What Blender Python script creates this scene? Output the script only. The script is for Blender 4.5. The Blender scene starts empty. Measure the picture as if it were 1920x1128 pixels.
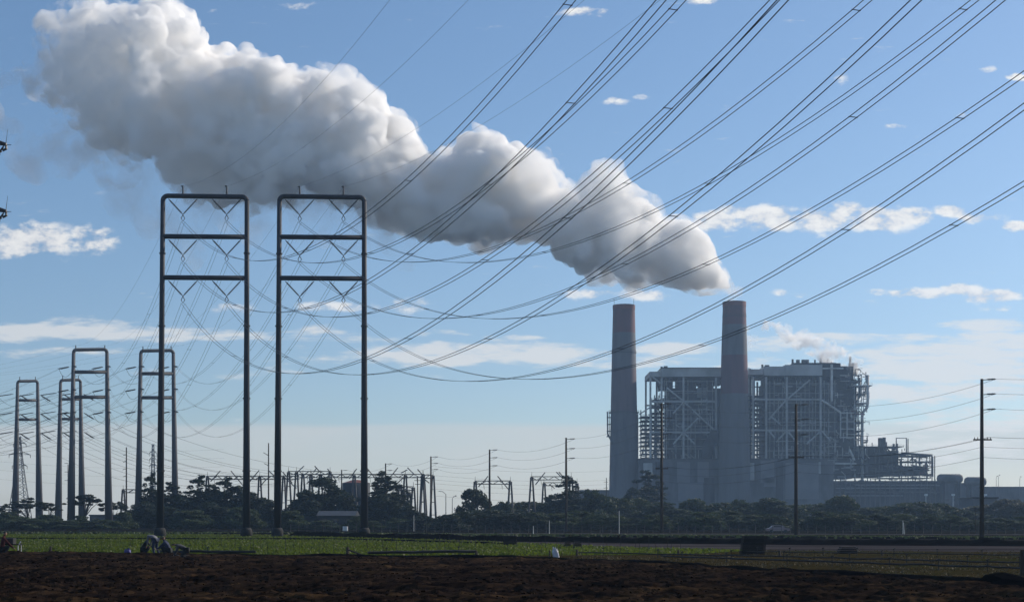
import bpy, bmesh, math, random
import numpy as np
from mathutils import Vector, Matrix
S = bpy.context.scene
COL = S.collection
PI = math.pi
rnd = random.Random(11)

# ------------------------------------------------------------------ camera
F = 2638.0; HOR = 973.0; EYE = 2.5           # focal length and horizon of the photograph in its pixels
cam = bpy.data.cameras.new('camera')
cam.sensor_width = 36; cam.lens = 36 * F / 1920; cam.shift_y = (HOR - 564) / 1920
cam.clip_start = 0.5; cam.clip_end = 30000
camo = bpy.data.objects.new('camera', cam); COL.objects.link(camo)
camo.location = (0, 0, EYE); camo.rotation_euler = (PI / 2, 0, 0)
S.camera = camo

# ------------------------------------------------------------------ light
SUN_EL, SUN_AZ = math.radians(31), math.radians(60)      # azimuth measured from +Y towards +X
sl = bpy.data.lights.new('sun', 'SUN'); sl.energy = 5.0; sl.angle = math.radians(.53); sl.color = (1, .90, .76)
so = bpy.data.objects.new('sun', sl); COL.objects.link(so)
sd = Vector((math.sin(SUN_AZ) * math.cos(SUN_EL), math.cos(SUN_AZ) * math.cos(SUN_EL), math.sin(SUN_EL)))
so.rotation_euler = sd.to_track_quat('Z', 'Y').to_euler()
S.view_settings.view_transform = 'Standard'; S.view_settings.look = 'None'
S.view_settings.exposure = -0.05; S.view_settings.gamma = 1
S.cycles.use_denoising = True
S.cycles.max_bounces = 32; S.cycles.volume_bounces = 28; S.cycles.diffuse_bounces = 3; S.cycles.glossy_bounces = 3
S.cycles.transparent_max_bounces = 12

class NT:
    """small node-tree writer"""
    def __init__(s, tree): s.t = tree
    def n(s, typ, **kw):
        nd = s.t.nodes.new(typ)
        for k, v in kw.items(): setattr(nd, k, v)
        return nd
    def set(s, sock, v):
        if isinstance(v, bpy.types.NodeSocket): s.t.links.new(v, sock)
        else: sock.default_value = v
    def m(s, op, a, b=0.0, c=None, clamp=False):
        nd = s.n('ShaderNodeMath', operation=op, use_clamp=clamp)
        s.set(nd.inputs[0], a); s.set(nd.inputs[1], b)
        if c is not None: s.set(nd.inputs[2], c)
        return nd.outputs[0]
    def rng(s, v, a, b, c=0.0, d=1.0, smooth=True):
        nd = s.n('ShaderNodeMapRange', interpolation_type='SMOOTHSTEP' if smooth else 'LINEAR')
        for i, x in enumerate((v, a, b, c, d)): s.set(nd.inputs[i], x)
        return nd.outputs[0]
    def noise(s, vec, scale, detail=4, rough=.5, dist=0.0):
        nd = s.n('ShaderNodeTexNoise')
        s.set(nd.inputs['Vector'], vec); nd.inputs['Scale'].default_value = scale
        nd.inputs['Detail'].default_value = detail; nd.inputs['Roughness'].default_value = rough
        nd.inputs['Distortion'].default_value = dist
        return nd.outputs[0]
    def comb(s, x, y, z):
        nd = s.n('ShaderNodeCombineXYZ')
        for i, v in enumerate((x, y, z)): s.set(nd.inputs[i], v)
        return nd.outputs[0]
    def mix(s, f, a, b):
        nd = s.n('ShaderNodeMix', data_type='RGBA')
        s.set(nd.inputs[0], f); s.set(nd.inputs[6], a); s.set(nd.inputs[7], b)
        return nd.outputs[2]

# world: Nishita sky with real-direction cloud banks mixed in
W = bpy.data.worlds.new('World'); S.world = W; W.use_nodes = True
t = NT(W.node_tree); t.t.nodes.clear()
sky = t.n('ShaderNodeTexSky', sky_type='NISHITA', sun_disc=False)
sky.sun_elevation = SUN_EL; sky.sun_rotation = SUN_AZ
sky.air_density = 1.0; sky.dust_density = 0.6; sky.ozone_density = 3.0
SKYSTR = .12
tc = t.n('ShaderNodeTexCoord'); sp = t.n('ShaderNodeSeparateXYZ'); t.set(sp.inputs[0], tc.outputs['Generated'])
ya = t.m('MAXIMUM', t.m('ABSOLUTE', sp.outputs[1]), .02)
u = t.m('DIVIDE', sp.outputs[0], ya); v = t.m('DIVIDE', sp.outputs[2], ya)
uv = t.comb(u, v, 0)
def banks(lst, warp):
    tot = None
    for (px, py, rx, ry, k) in lst:
        a = t.n('ShaderNodeVectorMath', operation='SUBTRACT'); t.set(a.inputs[0], warp)
        a.inputs[1].default_value = ((px - 960) / F, (HOR - py) / F, 0)
        b = t.n('ShaderNodeVectorMath', operation='MULTIPLY'); t.set(b.inputs[0], a.outputs[0])
        b.inputs[1].default_value = (F / rx, F / ry, 0)
        l = t.n('ShaderNodeVectorMath', operation='LENGTH'); t.set(l.inputs[0], b.outputs[0])
        mm = t.rng(l.outputs['Value'], 1.5, 0.3, 0.0, k)
        tot = mm if tot is None else t.m('MAXIMUM', tot, mm)
    return tot
wn = t.n('ShaderNodeTexNoise'); t.set(wn.inputs['Vector'], uv); wn.inputs['Scale'].default_value = 22; wn.inputs['Detail'].default_value = 3
wv = t.n('ShaderNodeVectorMath', operation='MULTIPLY_ADD'); t.set(wv.inputs[0], wn.outputs['Color'])
wv.inputs[1].default_value = (.018, .010, 0); 
wo = t.n('ShaderNodeVectorMath', operation='SUBTRACT'); t.set(wo.inputs[0], uv); wo.inputs[1].default_value = (.009, .005, 0)
t.set(wv.inputs[2], wo.outputs[0]); warp = wv.outputs[0]
cum = [(1345, 415, 70, 26, 1), (1440, 408, 85, 30, 1), (1540, 412, 80, 30, 1), (1650, 412, 90, 32, 1), (1785, 395, 45, 18, .95), (1850, 402, 50, 9, .7),
       (1900, 425, 30, 10, .8), (1560, 440, 60, 12, .6), (1465, 549, 25, 9, .8), (1740, 553, 70, 14, .9), (1850, 556, 90, 18, 1), (1870, 578, 50, 10, .7),
       (1200, 550, 60, 16, .9), (1070, 552, 45, 14, .75), (760, 570, 90, 18, .8), (590, 578, 60, 14, .75), (440, 575, 60, 14, .8), (60, 450, 110, 42, 1), (180, 458, 70, 32, .85),
       (1100, 22, 60, 13, .85), (1320, 4, 60, 12, .9), (1150, 188, 38, 12, .75), (1210, 183, 30, 7, .65), (1675, 236, 32, 8, .75), (1855, 130, 28, 10, .7),
       (1905, 145, 30, 10, .9), (1808, 220, 20, 8, .75), (1570, 150, 26, 12, .65), (545, 8, 60, 10, .7), (405, 25, 18, 9, .6), (820, 22, 14, 6, .6), (200, 363, 50, 6, .6),
       (1640, 548, 30, 9, .8), (1390, 395, 50, 20, .9), (1590, 395, 60, 22, .95), (1710, 405, 60, 24, .95), (1830, 405, 60, 14, .9), (1905, 420, 50, 14, .95), (1700, 550, 60, 12, .95), (1800, 545, 60, 16, 1), (1120, 548, 50, 14, .9), (640, 575, 70, 12, .85), (20, 470, 70, 20, .9), (170, 440, 60, 20, .9), (1500, 552, 30, 8, .7), (265, 553, 30, 6, .5), (1560, 478, 8, 5, .3)]
n1 = t.noise(t.comb(t.m('MULTIPLY', u, 1.0), t.m('MULTIPLY', v, 1.8), 0), 52, 10, .60)
Mc = banks(cum, warp); cm = t.rng(t.m('SUBTRACT', n1, t.m('SUBTRACT', .72, t.m('MULTIPLY', Mc, .40))), -.02, .20); cm = t.m('MULTIPLY', cm, t.rng(Mc, .35, .9, .3, 1.0))
stra = [(120, 622, 320, 22, 1), (520, 628, 220, 14, .7), (900, 662, 330, 26, 1), (1180, 680, 160, 14, .7), (1760, 640, 200, 20, .7), (1880, 640, 120, 26, 1), (1780, 690, 220, 26, 1),
        (1560, 632, 160, 10, .8), (1700, 735, 300, 22, 1), (1800, 660, 220, 22, 1), (1690, 690, 140, 16, 1), (1850, 715, 160, 14, .95), (1480, 640, 140, 12, .85), (1300, 655, 200, 14, .8), (1860, 610, 120, 12, .85), (250, 618, 220, 14, .9), (760, 655, 160, 14, .9), (980, 630, 40, 8, .6), (820, 622, 60, 7, .6), (1500, 690, 200, 30, .6), (1860, 790, 200, 25, .8), (1700, 840, 300, 40, .7),
        (60, 660, 200, 12, .4), (500, 700, 300, 14, .35)]
n2 = t.noise(t.comb(u, t.m('MULTIPLY', v, 5.5), 0), 22, 9, .66)
n2b = t.noise(t.comb(u, t.m('MULTIPLY', v, 6.0), 3), 5, 6, .55)
sm_ = t.rng(t.m('SUBTRACT', n2, t.m('SUBTRACT', .615, t.m('MULTIPLY', banks(stra, warp), .36))), .0, .24, 0, .9)
# low pale veil below about 4 degrees with a defined upper edge
low = t.m('MULTIPLY', t.rng(t.m('ADD', v, t.m('MULTIPLY', n2b, .012)), .076, .070), t.rng(n2b, .3, .65, .5, .8))
skyc = t.n('ShaderNodeHueSaturation'); t.set(skyc.inputs['Color'], sky.outputs[0]); skyc.inputs['Saturation'].default_value = 1.10
c_cum = t.mix(t.rng(n1, .35, .65), (6.0, 6.0, 6.1, 1), (9.0, 8.7, 8.1, 1))
c1 = t.mix(low, skyc.outputs[0], (6.3, 6.2, 5.6, 1))
c2 = t.mix(sm_, c1, (7.8, 7.6, 7.0, 1))
c3 = t.mix(cm, c2, c_cum)
bg = t.n('ShaderNodeBackground'); t.set(bg.inputs[0], c3); bg.inputs[1].default_value = SKYSTR
wo_ = t.n('ShaderNodeOutputWorld'); t.t.links.new(bg.outputs[0], wo_.inputs[0])

# ------------------------------------------------------------------ helpers
def P(px, py, d): return Vector(((px - 960) * d / F, d, EYE + (HOR - py) * d / F))
def G(px, py):
    d = EYE * F / (py - HOR); return Vector(((px - 960) * d / F, d, 0))
def tag(o, label=None, cat=None, group=None, kind=None):
    if label: o['label'] = label
    if cat: o['category'] = cat
    if group: o['group'] = group
    if kind: o['kind'] = kind
    return o
def empty(name, loc, label=None, cat=None, group=None, rz=0):
    o = bpy.data.objects.new(name, None); COL.objects.link(o); o.location = loc; o.rotation_euler.z = rz
    o.empty_display_size = .5
    return tag(o, label, cat, group)
def wloc(o):
    v = Vector((0, 0, 0))
    while o: v = v + o.location; o = o.parent
    return v
def copy_tree(o, parent=None):
    c = o.copy(); COL.objects.link(c); c.parent = parent
    for ch in list(o.children): copy_tree(ch, c)
    return c
def perp(d):
    a = Vector((0, 0, 1)) if abs(d.z) < .9 else Vector((1, 0, 0))
    x = d.cross(a).normalized(); return x, x.cross(d).normalized()
class MB:
    def __init__(s): s.v = []; s.f = []; s.smooth = False
    def box(s, a, b):
        x0, x1 = sorted((a[0], b[0])); y0, y1 = sorted((a[1], b[1])); z0, z1 = sorted((a[2], b[2])); o = len(s.v)
        s.v += [(x0, y0, z0), (x1, y0, z0), (x1, y1, z0), (x0, y1, z0), (x0, y0, z1), (x1, y0, z1), (x1, y1, z1), (x0, y1, z1)]
        s.f += [tuple(i + o for i in q) for q in ((0, 3, 2, 1), (4, 5, 6, 7), (0, 1, 5, 4), (1, 2, 6, 5), (2, 3, 7, 6), (3, 0, 4, 7))]
        return s
    def tube(s, a, b, r0, r1=None, n=6, caps=True):
        return s.path([a, b], [r0, r0 if r1 is None else r1], n, caps)
    def path(s, pts, r, n=6, caps=True):
        pts = [Vector(p) for p in pts]
        if not isinstance(r, (list, tuple)): r = [r] * len(pts)
        o = len(s.v); prev = None
        for i, p in enumerate(pts):
            d = (pts[min(i + 1, len(pts) - 1)] - pts[max(i - 1, 0)]).normalized()
            if prev is None: x, y = perp(d)
            else:
                x = (prev - d * prev.dot(d)).normalized(); y = x.cross(d).normalized()
            prev = x
            for k in range(n):
                a = 2 * PI * (k + .5) / n
                s.v.append(tuple(p + x * (r[i] * math.cos(a)) + y * (r[i] * math.sin(a))))
        for i in range(len(pts) - 1):
            for k in range(n):
                s.f.append((o + i * n + k, o + (i + 1) * n + k, o + (i + 1) * n + (k + 1) % n, o + i * n + (k + 1) % n))
        if caps:
            s.f.append(tuple(o + k for k in range(n))); s.f.append(tuple(o + (len(pts) - 1) * n + k for k in reversed(range(n))))
        return s
    def bar(s, a, b, w, h=None): return s.tube(a, b, w * .7071, n=4)
    def poly(s, pts, z0, z1):
        o = len(s.v); n = len(pts)
        s.v += [(p[0], p[1], z0) for p in pts] + [(p[0], p[1], z1) for p in pts]
        s.f += [tuple(range(o + n, o + 2 * n)), tuple(reversed(range(o, o + n)))]
        s.f += [(o + i, o + (i + 1) % n, o + n + (i + 1) % n, o + n + i) for i in range(n)]
        return s
    def build(s, name, mat, parent=None, smooth=False, loc=None, local=False):
        me = bpy.data.meshes.new(name)
        base = Vector((0, 0, 0)) if local else (wloc(parent) if parent else Vector(loc or (0, 0, 0)))
        me.from_pydata([(a[0] - base.x, a[1] - base.y, a[2] - base.z) for a in s.v], [], s.f)
        bm = bmesh.new(); bm.from_mesh(me); bmesh.ops.recalc_face_normals(bm, faces=bm.faces); bm.to_mesh(me); bm.free()
        if smooth: me.polygons.foreach_set('use_smooth', [True] * len(me.polygons))
        me.materials.append(mat)
        o = bpy.data.objects.new(name, me); COL.objects.link(o)
        if parent: o.parent = parent
        elif loc is not None: o.location = loc
        return o
def link_copy(src, parent, loc=(0, 0, 0), rz=None, scale=None):
    c = src.copy(); COL.objects.link(c); c.parent = parent; c.location = loc
    if rz is not None: c.rotation_euler.z = rz
    if scale is not None: c.scale = scale
    return c

MATS = {}
def mat(name, col, rough=.7, metal=0.0, var=.25, scale=.5, col2=None, bump=0.0, bscale=6.0, stretch=(1, 1, 1), spec=.3, detail=5, transl=0):
    if name in MATS: return MATS[name]
    m = bpy.data.materials.new(name); m.use_nodes = True; n = NT(m.node_tree); n.t.nodes.clear()
    out = n.n('ShaderNodeOutputMaterial'); pr = n.n('ShaderNodeBsdfPrincipled')
    tc = n.n('ShaderNodeTexCoord'); mp = n.n('ShaderNodeMapping'); n.set(mp.inputs[0], tc.outputs['Object']); mp.inputs[3].default_value = stretch
    nz = n.noise(mp.outputs[0], scale, detail, .6)
    c2 = col2 or tuple(c * (1 - var) for c in col); c1 = col if col2 else tuple(min(1, c * (1 + var)) for c in col)
    n.set(pr.inputs['Base Color'], n.mix(n.rng(nz, .32, .68), (*c2, 1), (*c1, 1)))
    pr.inputs['Roughness'].default_value = rough; pr.inputs['Metallic'].default_value = metal
    pr.inputs['Specular IOR Level'].default_value = spec
    if bump:
        b = n.n('ShaderNodeBump'); b.inputs['Strength'].default_value = .6; b.inputs['Distance'].default_value = bump
        n.set(b.inputs['Height'], n.noise(mp.outputs[0], bscale, 4, .6)); n.set(pr.inputs['Normal'], b.outputs[0])
    sh = pr.outputs[0]
    if transl:
        tr = n.n('ShaderNodeBsdfTranslucent'); tr.inputs[0].default_value = (*[min(1, c * 1.6) for c in col], 1)
        mx = n.n('ShaderNodeMixShader'); mx.inputs[0].default_value = transl
        n.set(mx.inputs[1], sh); n.set(mx.inputs[2], tr.outputs[0]); sh = mx.outputs[0]
    n.t.links.new(sh, out.inputs[0]); MATS[name] = m; return m

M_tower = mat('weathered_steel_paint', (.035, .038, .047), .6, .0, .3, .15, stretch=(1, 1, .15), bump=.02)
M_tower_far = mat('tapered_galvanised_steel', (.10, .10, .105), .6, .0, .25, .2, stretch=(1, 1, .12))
M_conc = mat('footing_concrete', (.022, .022, .022), .9, 0, .3, 1.2, bump=.03)
M_ins = mat('brown_glazed_insulator', (.05, .045, .045), .35, 0, .2, 4)
M_wire = mat('dull_conductor', (.06, .06, .065), .6, 0, .2, .2)
M_wood = mat('creosoted_wood', (.055, .042, .032), .85, 0, .35, 1.0, stretch=(6, 6, .4), bump=.01)
M_lat = mat('galvanised_lattice', (.11, .115, .12), .6, 0, .2, 1)
M_gantry = mat('gantry_steel', (.07, .07, .075), .65, 0, .25, .5)
M_ss = mat('substation_grey', (.2, .2, .2), .6, 0, .2, 1)
M_frame = mat('plant_frame_steel', (.40, .41, .40), .6, 0, .22, .08)
M_frame2 = mat('plant_pale_steel', (.62, .61, .57), .6, 0, .2, .15)
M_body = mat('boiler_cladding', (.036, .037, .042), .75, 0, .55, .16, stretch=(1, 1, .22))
M_lowb = mat('plant_lower_wall', (.10, .10, .105), .8, 0, .35, .10, stretch=(1, 1, .4))
M_panel = mat('pale_wall_panel', (.17, .17, .18), .8, 0, .1, .1)
M_pipe = mat('plant_pipework', (.08, .08, .08), .55, 0, .3, .3)
M_redpipe = mat('red_primer_steel', (.16, .06, .05), .7, 0, .2, .3)
M_floor = mat('grating_platform', (.06, .06, .062), .8, 0, .2, .4)
M_leaf1 = mat('dark_needle_foliage', (.022, .034, .020), .7, 0, .45, .25, transl=.2)
M_leaf2 = mat('olive_green_foliage', (.040, .058, .024), .7, 0, .5, .15, transl=.25)
M_leaf3 = mat('dusty_grey_green_foliage', (.065, .068, .05), .7, 0, .4, .2, transl=.25)
M_bark = mat('dark_bark', (.06, .05, .04), .9, 0, .3, 2, bump=.03)
M_tin = mat('pale_roof_sheet', (.03, .032, .036), .5, 0, .12, .4, stretch=(6, 1, 1))
M_shed = mat('shed_grey_wall', (.04, .045, .05), .8, 0, .15, .3)
M_white = mat('white_painted_panel', (.8, .8, .78), .6, 0, .06, 1)
M_glass = mat('dark_window', (.03, .035, .04), .15, 0, .1, 1, spec=.6)
M_post = mat('grey_fence_post', (.10, .095, .085), .9, 0, .3, 3)
M_crate = mat('weathered_crate_wood', (.014, .012, .013), .9, 0, .4, 2, stretch=(1, 1, 6))
M_alu = mat('irrigation_pipe_aluminium', (.014, .014, .016), .6, .0, .3, 1)

# ------------------------------------------------------------------ ground
def ground_mat(name, c1, c2, c3, s1, s2, stretch, bump=.05, bs=3.0, ang=0.0):
    m = bpy.data.materials.new(name); m.use_nodes = True; n = NT(m.node_tree); n.t.nodes.clear()
    out = n.n('ShaderNodeOutputMaterial'); pr = n.n('ShaderNodeBsdfPrincipled'); pr.inputs['Roughness'].default_value = .95
    pr.inputs['Specular IOR Level'].default_value = .0
    tc = n.n('ShaderNodeTexCoord'); mp = n.n('ShaderNodeMapping'); n.set(mp.inputs[0], tc.outputs['Object'])
    mp.inputs[2].default_value = (0, 0, ang * .6); mp2 = n.n('ShaderNodeMapping'); n.set(mp2.inputs[0], mp.outputs[0]); mp2.inputs[3].default_value = stretch
    a = n.noise(mp2.outputs[0], s1, 6, .65); b = n.noise(mp2.outputs[0], s2, 5, .6)
    c = n.mix(n.rng(a, .35, .65), (*c1, 1), (*c2, 1))
    n.set(pr.inputs['Base Color'], n.mix(n.rng(b, .48, .66), c, (*c3, 1)))
    bp = n.n('ShaderNodeBump'); bp.inputs['Strength'].default_value = .8; bp.inputs['Distance'].default_value = bump
    n.set(bp.inputs['Height'], n.noise(mp2.outputs[0], bs, 6, .7)); n.set(pr.inputs['Normal'], bp.outputs[0])
    n.t.links.new(pr.outputs[0], out.inputs[0]); return m
M_plain = ground_mat('dull_grass_and_soil', (.006, .007, .006), (.010, .009, .008), (.014, .013, .011), .05, .02, (.4, 1, 1))
M_green = ground_mat('young_green_crop', (.022, .036, .006), (.040, .056, .008), (.046, .044, .010), .8, .10, (.2, 1, 1), .08, 3.0)
M_soil = ground_mat('ploughed_brown_soil', (.008, .0055, .0045), (.028, .018, .013), (.052, .032, .017), 1.3, .35, (.07, 1.7, 1), .10, 5.0, -.5)
M_olive = ground_mat('olive_stubble_field', (.018, .015, .007), (.040, .031, .013), (.020, .026, .008), .9, .2, (.2, 1, 1), .06, 3.0, -.5)
M_track = ground_mat('pale_dirt_track', (.042, .038, .042), (.060, .055, .058), (.024, .022, .024), .5, .12, (.15, 1, 1), .02, 4.0)
M_road = ground_mat('worn_asphalt_road', (.04, .04, .043), (.052, .052, .055), (.065, .064, .063), .4, .1, (.1, 1, 1), .01, 8.0)
M_berm = ground_mat('dark_ditch_bank', (.0035, .0035, .005), (.006, .006, .007), (.005, .006, .004), .5, .15, (.2, 1, 1), .08, 3.0)

def struct(name, mb, m, **k):
    o = mb.build(name, m, **k); o['kind'] = 'structure'; return o
struct('ground', MB().poly([(-2400, -60), (2400, -60), (2400, 3000), (-2400, 3000)], -.6, 0), M_plain)
# field sheets: polygons through ground points
def sheet(name, pts, z, m):
    return struct(name, MB().poly([G(*p) for p in pts], z - .02, z), m)
sheet('green_field', [(-60, 1040), (-60, 999.4), (560, 999.8), (760, 1003.5), (940, 1015), (1150, 1024), (1420, 1031), (1300, 1039), (960, 1042), (600, 1043)], .03, M_green)
sheet('olive_field', [(600, 1047), (960, 1042), (1300, 1037.5), (1420, 1031), (2100, 1033), (2100, 1128), (1500, 1100), (960, 1066)], .024, M_olive)
sheet('dirt_track', [(620, 1003.2), (940, 1018), (1150, 1025.5), (1420, 1031.5), (2100, 1036), (2100, 1023), (1420, 1019), (1100, 1015.5), (860, 1010)], .036, M_track)
sheet('road', [(600, 998.8), (960, 1000.0), (2200, 1003.0), (2200, 1001.4), (960, 998.8), (600, 997.9)], .012, M_road)
sheet('service_road', [(700, 1004.2), (1100, 1007), (2200, 1013.6), (2200, 1011.2), (1100, 1005.6), (700, 1003.4)], .012, M_track)

def vnoise(x, y, seed=0):
    xi = np.floor(x).astype(int); yi = np.floor(y).astype(int); fx = x - xi; fy = y - yi
    fx = fx * fx * (3 - 2 * fx); fy = fy * fy * (3 - 2 * fy)
    def h(a, b):
        n = (a * 374761393 + b * 668265263 + seed * 974711) & 0xffffffff
        n = ((n ^ (n >> 13)) * 1274126177) & 0xffffffff
        return ((n ^ (n >> 16)) & 0xffff) / 65535.0
    return (h(xi, yi) * (1 - fx) + h(xi + 1, yi) * fx) * (1 - fy) + (h(xi, yi + 1) * (1 - fx) + h(xi + 1, yi + 1) * fx) * fy
# near ploughed field: a real relief of furrows and clods
def ploughed():
    rows = []; d = 36.0
    while d < 101: rows.append(d); d *= 1.0040
    rows = np.array(rows); nu = 460
    uu = np.linspace(-.42, .42, nu)
    X = rows[:, None] * uu[None, :]; Y = np.repeat(rows[:, None], nu, 1)
    # far edge of the field (ground line in photo pixels)
    ex = [-400, 0, 300, 640, 960, 1240, 1500, 1920, 2300]; ey = [1036, 1037, 1043, 1048, 1052, 1064, 1082, 1102, 1120]
    edge = EYE * F / (np.interp(960 + F * uu, ex, ey) - HOR)
    Y = 36 + (Y - 36) * ((edge[None, :] - 36) / (rows[-1] - 36)); X = Y * uu[None, :]
    c, s_ = math.cos(-.32), math.sin(-.32)
    A = X * c + Y * s_; B = -X * s_ + Y * c
    wob = (vnoise(A * .15, B * .15, 1) - .5) * 1.6
    Z = .17 * np.abs(np.sin((B + wob * .6) * 1.9)) ** .8
    Z += .15 * (vnoise(A * .35, B * 1.3, 2) - .35)
    Z += .14 * (vnoise(A * .9, B * 2.6, 3) - .4) + .13 * (vnoise(A * 2.2, B * 5, 5) - .5)
    Z += .12 * (vnoise(A * .06, B * .4, 7) - .4) + .08 * (vnoise(A * 6, B * 8, 9) - .5)
    fade = np.clip((edge[None, :] - Y) / 1.5, 0, 1)
    Z = .04 + np.maximum(Z, 0) * fade
    Vv = np.stack([X, Y, Z], -1).reshape(-1, 3); nr = len(rows)
    idx = np.arange(nr * nu).reshape(nr, nu)
    Q = np.stack([idx[:-1, :-1], idx[:-1, 1:], idx[1:, 1:], idx[1:, :-1]], -1).reshape(-1, 4)
    me = bpy.data.meshes.new('ploughed_field'); me.from_pydata(Vv.tolist(), [], Q.tolist()); me.materials.append(M_soil)
    o = bpy.data.objects.new('ploughed_field', me); COL.objects.link(o); o['kind'] = 'structure'
ploughed()
def ridge(name, pts, w, h, m, seed=1):
    """a low bank of earth along ground points (photo pixels)"""
    P0 = [G(*p) for p in pts]; line = []
    for a, b in zip(P0, P0[1:]):
        L = (b - a).length; k = max(2, int(L / 1.2))
        line += [a.lerp(b, i / k) for i in range(k)]
    line.append(P0[-1]); V = []; Fc = []; prof = [(-.5, -.05), (-.32, .35), (-.15, .85), (.0, 1), (.18, .85), (.34, .35), (.5, -.05)]
    r = random.Random(seed)
    for i, p in enumerate(line):
        d = (line[min(i + 1, len(line) - 1)] - line[max(i - 1, 0)]).normalized(); nrm = Vector((-d.y, d.x, 0))
        hh = h * (.75 + .5 * r.random())
        for (a, z) in prof: V.append(tuple(p + nrm * a * w * (.9 + .2 * r.random()) + Vector((0, 0, z * hh))))
    n = len(prof)
    for i in range(len(line) - 1):
        for k in range(n - 1): Fc.append((i * n + k, i * n + k + 1, (i + 1) * n + k + 1, (i + 1) * n + k))
    mb = MB(); mb.v = V; mb.f = Fc; return struct(name, mb, m)
ridge('ditch_bank', [(560, 1004), (760, 1009), (960, 1014.5), (1240, 1018.5), (1500, 1021), (1920, 1023.5), (2300, 1026)], 4.0, .62, M_berm, 2)
ridge('road_bank', [(-200, 1000.2), (300, 1000.5), (700, 1002.6), (1100, 1006), (1500, 1008.6), (2200, 1012.6)], 5.0, .30, M_berm, 3)
ridge('furrow_bank', [(-60, 1010), (330, 1010.5), (640, 1011), (960, 1020)], 1.2, .20, M_berm, 4)
ridge('field_edge_bank', [(-100, 1041), (300, 1044), (640, 1046.5), (960, 1050), (1240, 1062), (1500, 1078), (1920, 1098)], 1.4, .28, M_berm, 5)
ridge('earth_mound', [(1868, 1104), (1900, 1108), (1960, 1112)], 2.6, .62, M_berm, 9)
# ------------------------------------------------------------------ transmission towers
def insul_rod(mb, a, b, r=.07, sheds=14, R=.17):
    """a string of insulator discs between two points"""
    a, b = Vector(a), Vector(b); d = b - a; pts = []; rs = []
    pts.append(a); rs.append(r * .6)
    for i in range(sheds):
        for (tt, rr) in ((.1 + .8 * (i + .1) / sheds, r), (.1 + .8 * (i + .45) / sheds, R), (.1 + .8 * (i + .6) / sheds, r)):
            pts.append(a + d * tt); rs.append(rr)
    pts.append(b); rs.append(r * .6)
    return mb.path(pts, rs, 6)
ATT = {}
def big_tower(name, label, dL, dR, legs, tops, bars, apex, key):
    """legs: (top px, bottom px) for both legs; bars: y of the crossbars"""
    (lt, lb), (rt, rb) = legs
    base = (G(0, 1005.2).y); t_ = empty(name, P((lb + rb) / 2, HOR, (dL + dR) / 2) * 1, label, 'transmission tower', 'tubular transmission towers')
    t_.location.z = 0
    def leg(pt, pb, d, sgn):
        top = P(pt, bars[0] + 9, d); bot = P(pb, HOR, d); bot.z = .9
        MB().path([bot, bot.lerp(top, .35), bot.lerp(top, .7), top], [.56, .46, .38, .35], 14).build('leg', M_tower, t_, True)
        for q_ in (.18, .40, .62, .84):
            c_ = bot.lerp(top, q_); r_ = .56 - .21 * q_ + .05
            MB().path([c_ - Vector((0, 0, .09)), c_ + Vector((0, 0, .09))], [r_ + .04, r_ + .04], 14).build('flange', M_tower, t_)
        f = MB(); f.path([(bot.x, bot.y, -.3), (bot.x, bot.y, .85), (bot.x, bot.y, 1.25), (bot.x, bot.y, 1.3)], [.92, .85, .68, .3], 12); f.build('footing', M_conc, t_, True)
        return top
    a = leg(lt, lb, dL, -1); b = leg(rt, rb, dR, 1)
    # rounded top crossbar
    pl, pr_ = P(lt, bars[0], dL), P(rt, bars[0] + (tops), dR); ax = (pr_ - pl).normalized(); up = Vector((0, 0, 1)); q = .72
    pts = [a]
    for i in range(7):
        w = i / 6 * PI / 2; pts.append(pl + ax * (q - q * math.cos(w)) + up * (-q + q * math.sin(w)))
    for i in range(7):
        w = PI / 2 - i / 6 * PI / 2; pts.append(pr_ - ax * (q - q * math.cos(w)) + up * (-q + q * math.sin(w)))
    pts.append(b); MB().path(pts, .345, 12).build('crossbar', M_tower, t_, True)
    for k, y in enumerate(bars[1:]):
        A = P(lt + (lb - lt) * (y - bars[0]) / 640, y, dL); B = P(rt + (rb - rt) * (y - bars[0]) / 640, y + tops * .6, dR)
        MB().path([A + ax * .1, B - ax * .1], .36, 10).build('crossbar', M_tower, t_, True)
    dm = (dL + dR) / 2
    for k in (0, 1):
        x = apex[k]; yb = bars[0] - 3
        g = MB().tube(P(x, yb, dm), P(x, yb - 14, dm), .13, .1).tube(P(x - 3.5, yb - 15, dm), P(x + 1, yb - 15, dm), .1)
        g.build('shield_wire_bracket', M_tower, t_); ATT[key, 's', k] = P(x, yb - 15, dm)
        for lv, y in enumerate(bars):
            ap = P(x, y + 35, dm); mb = MB(); 
            s_ = empty('insulator_string', Vector((0, 0, 0))); s_.parent = t_
            s_.location = ap - t_.location
            for e in (-27, 27):
                m2 = MB(); insul_rod(m2, P(x + e, y + 6, dm), ap); m2.build('insulator', M_ins, s_)
            y2 = y + 41; yk = MB()
            c0 = P(x, y2 + 1, dm); w = .26; h = .5
            yk.path([c0 + Vector((0, 0, h)), c0 + Vector((w, 0, 0)), c0 + Vector((0, 0, -h)), c0 + Vector((-w, 0, 0)), c0 + Vector((0, 0, h))], .06, 5)
            yk.build('yoke', M_ins, s_)
            ATT[key, 'tml'[lv], k] = c0 - Vector((0, 0, h))
    return t_
big_tower('transmission_tower', 'tall dark tubular portal tower with V insulators, left of the near pair', 205.5, 206.5,
          ((305.5, 300), (463, 462)), 2, (367, 443, 520), (343, 425), 'A')
big_tower('transmission_tower', 'tall dark tubular portal tower with V insulators, right of the near pair', 206.5, 207.5,
          ((524, 520), (683, 683)), 2, (368, 444, 521), (562, 644), 'B')

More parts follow.
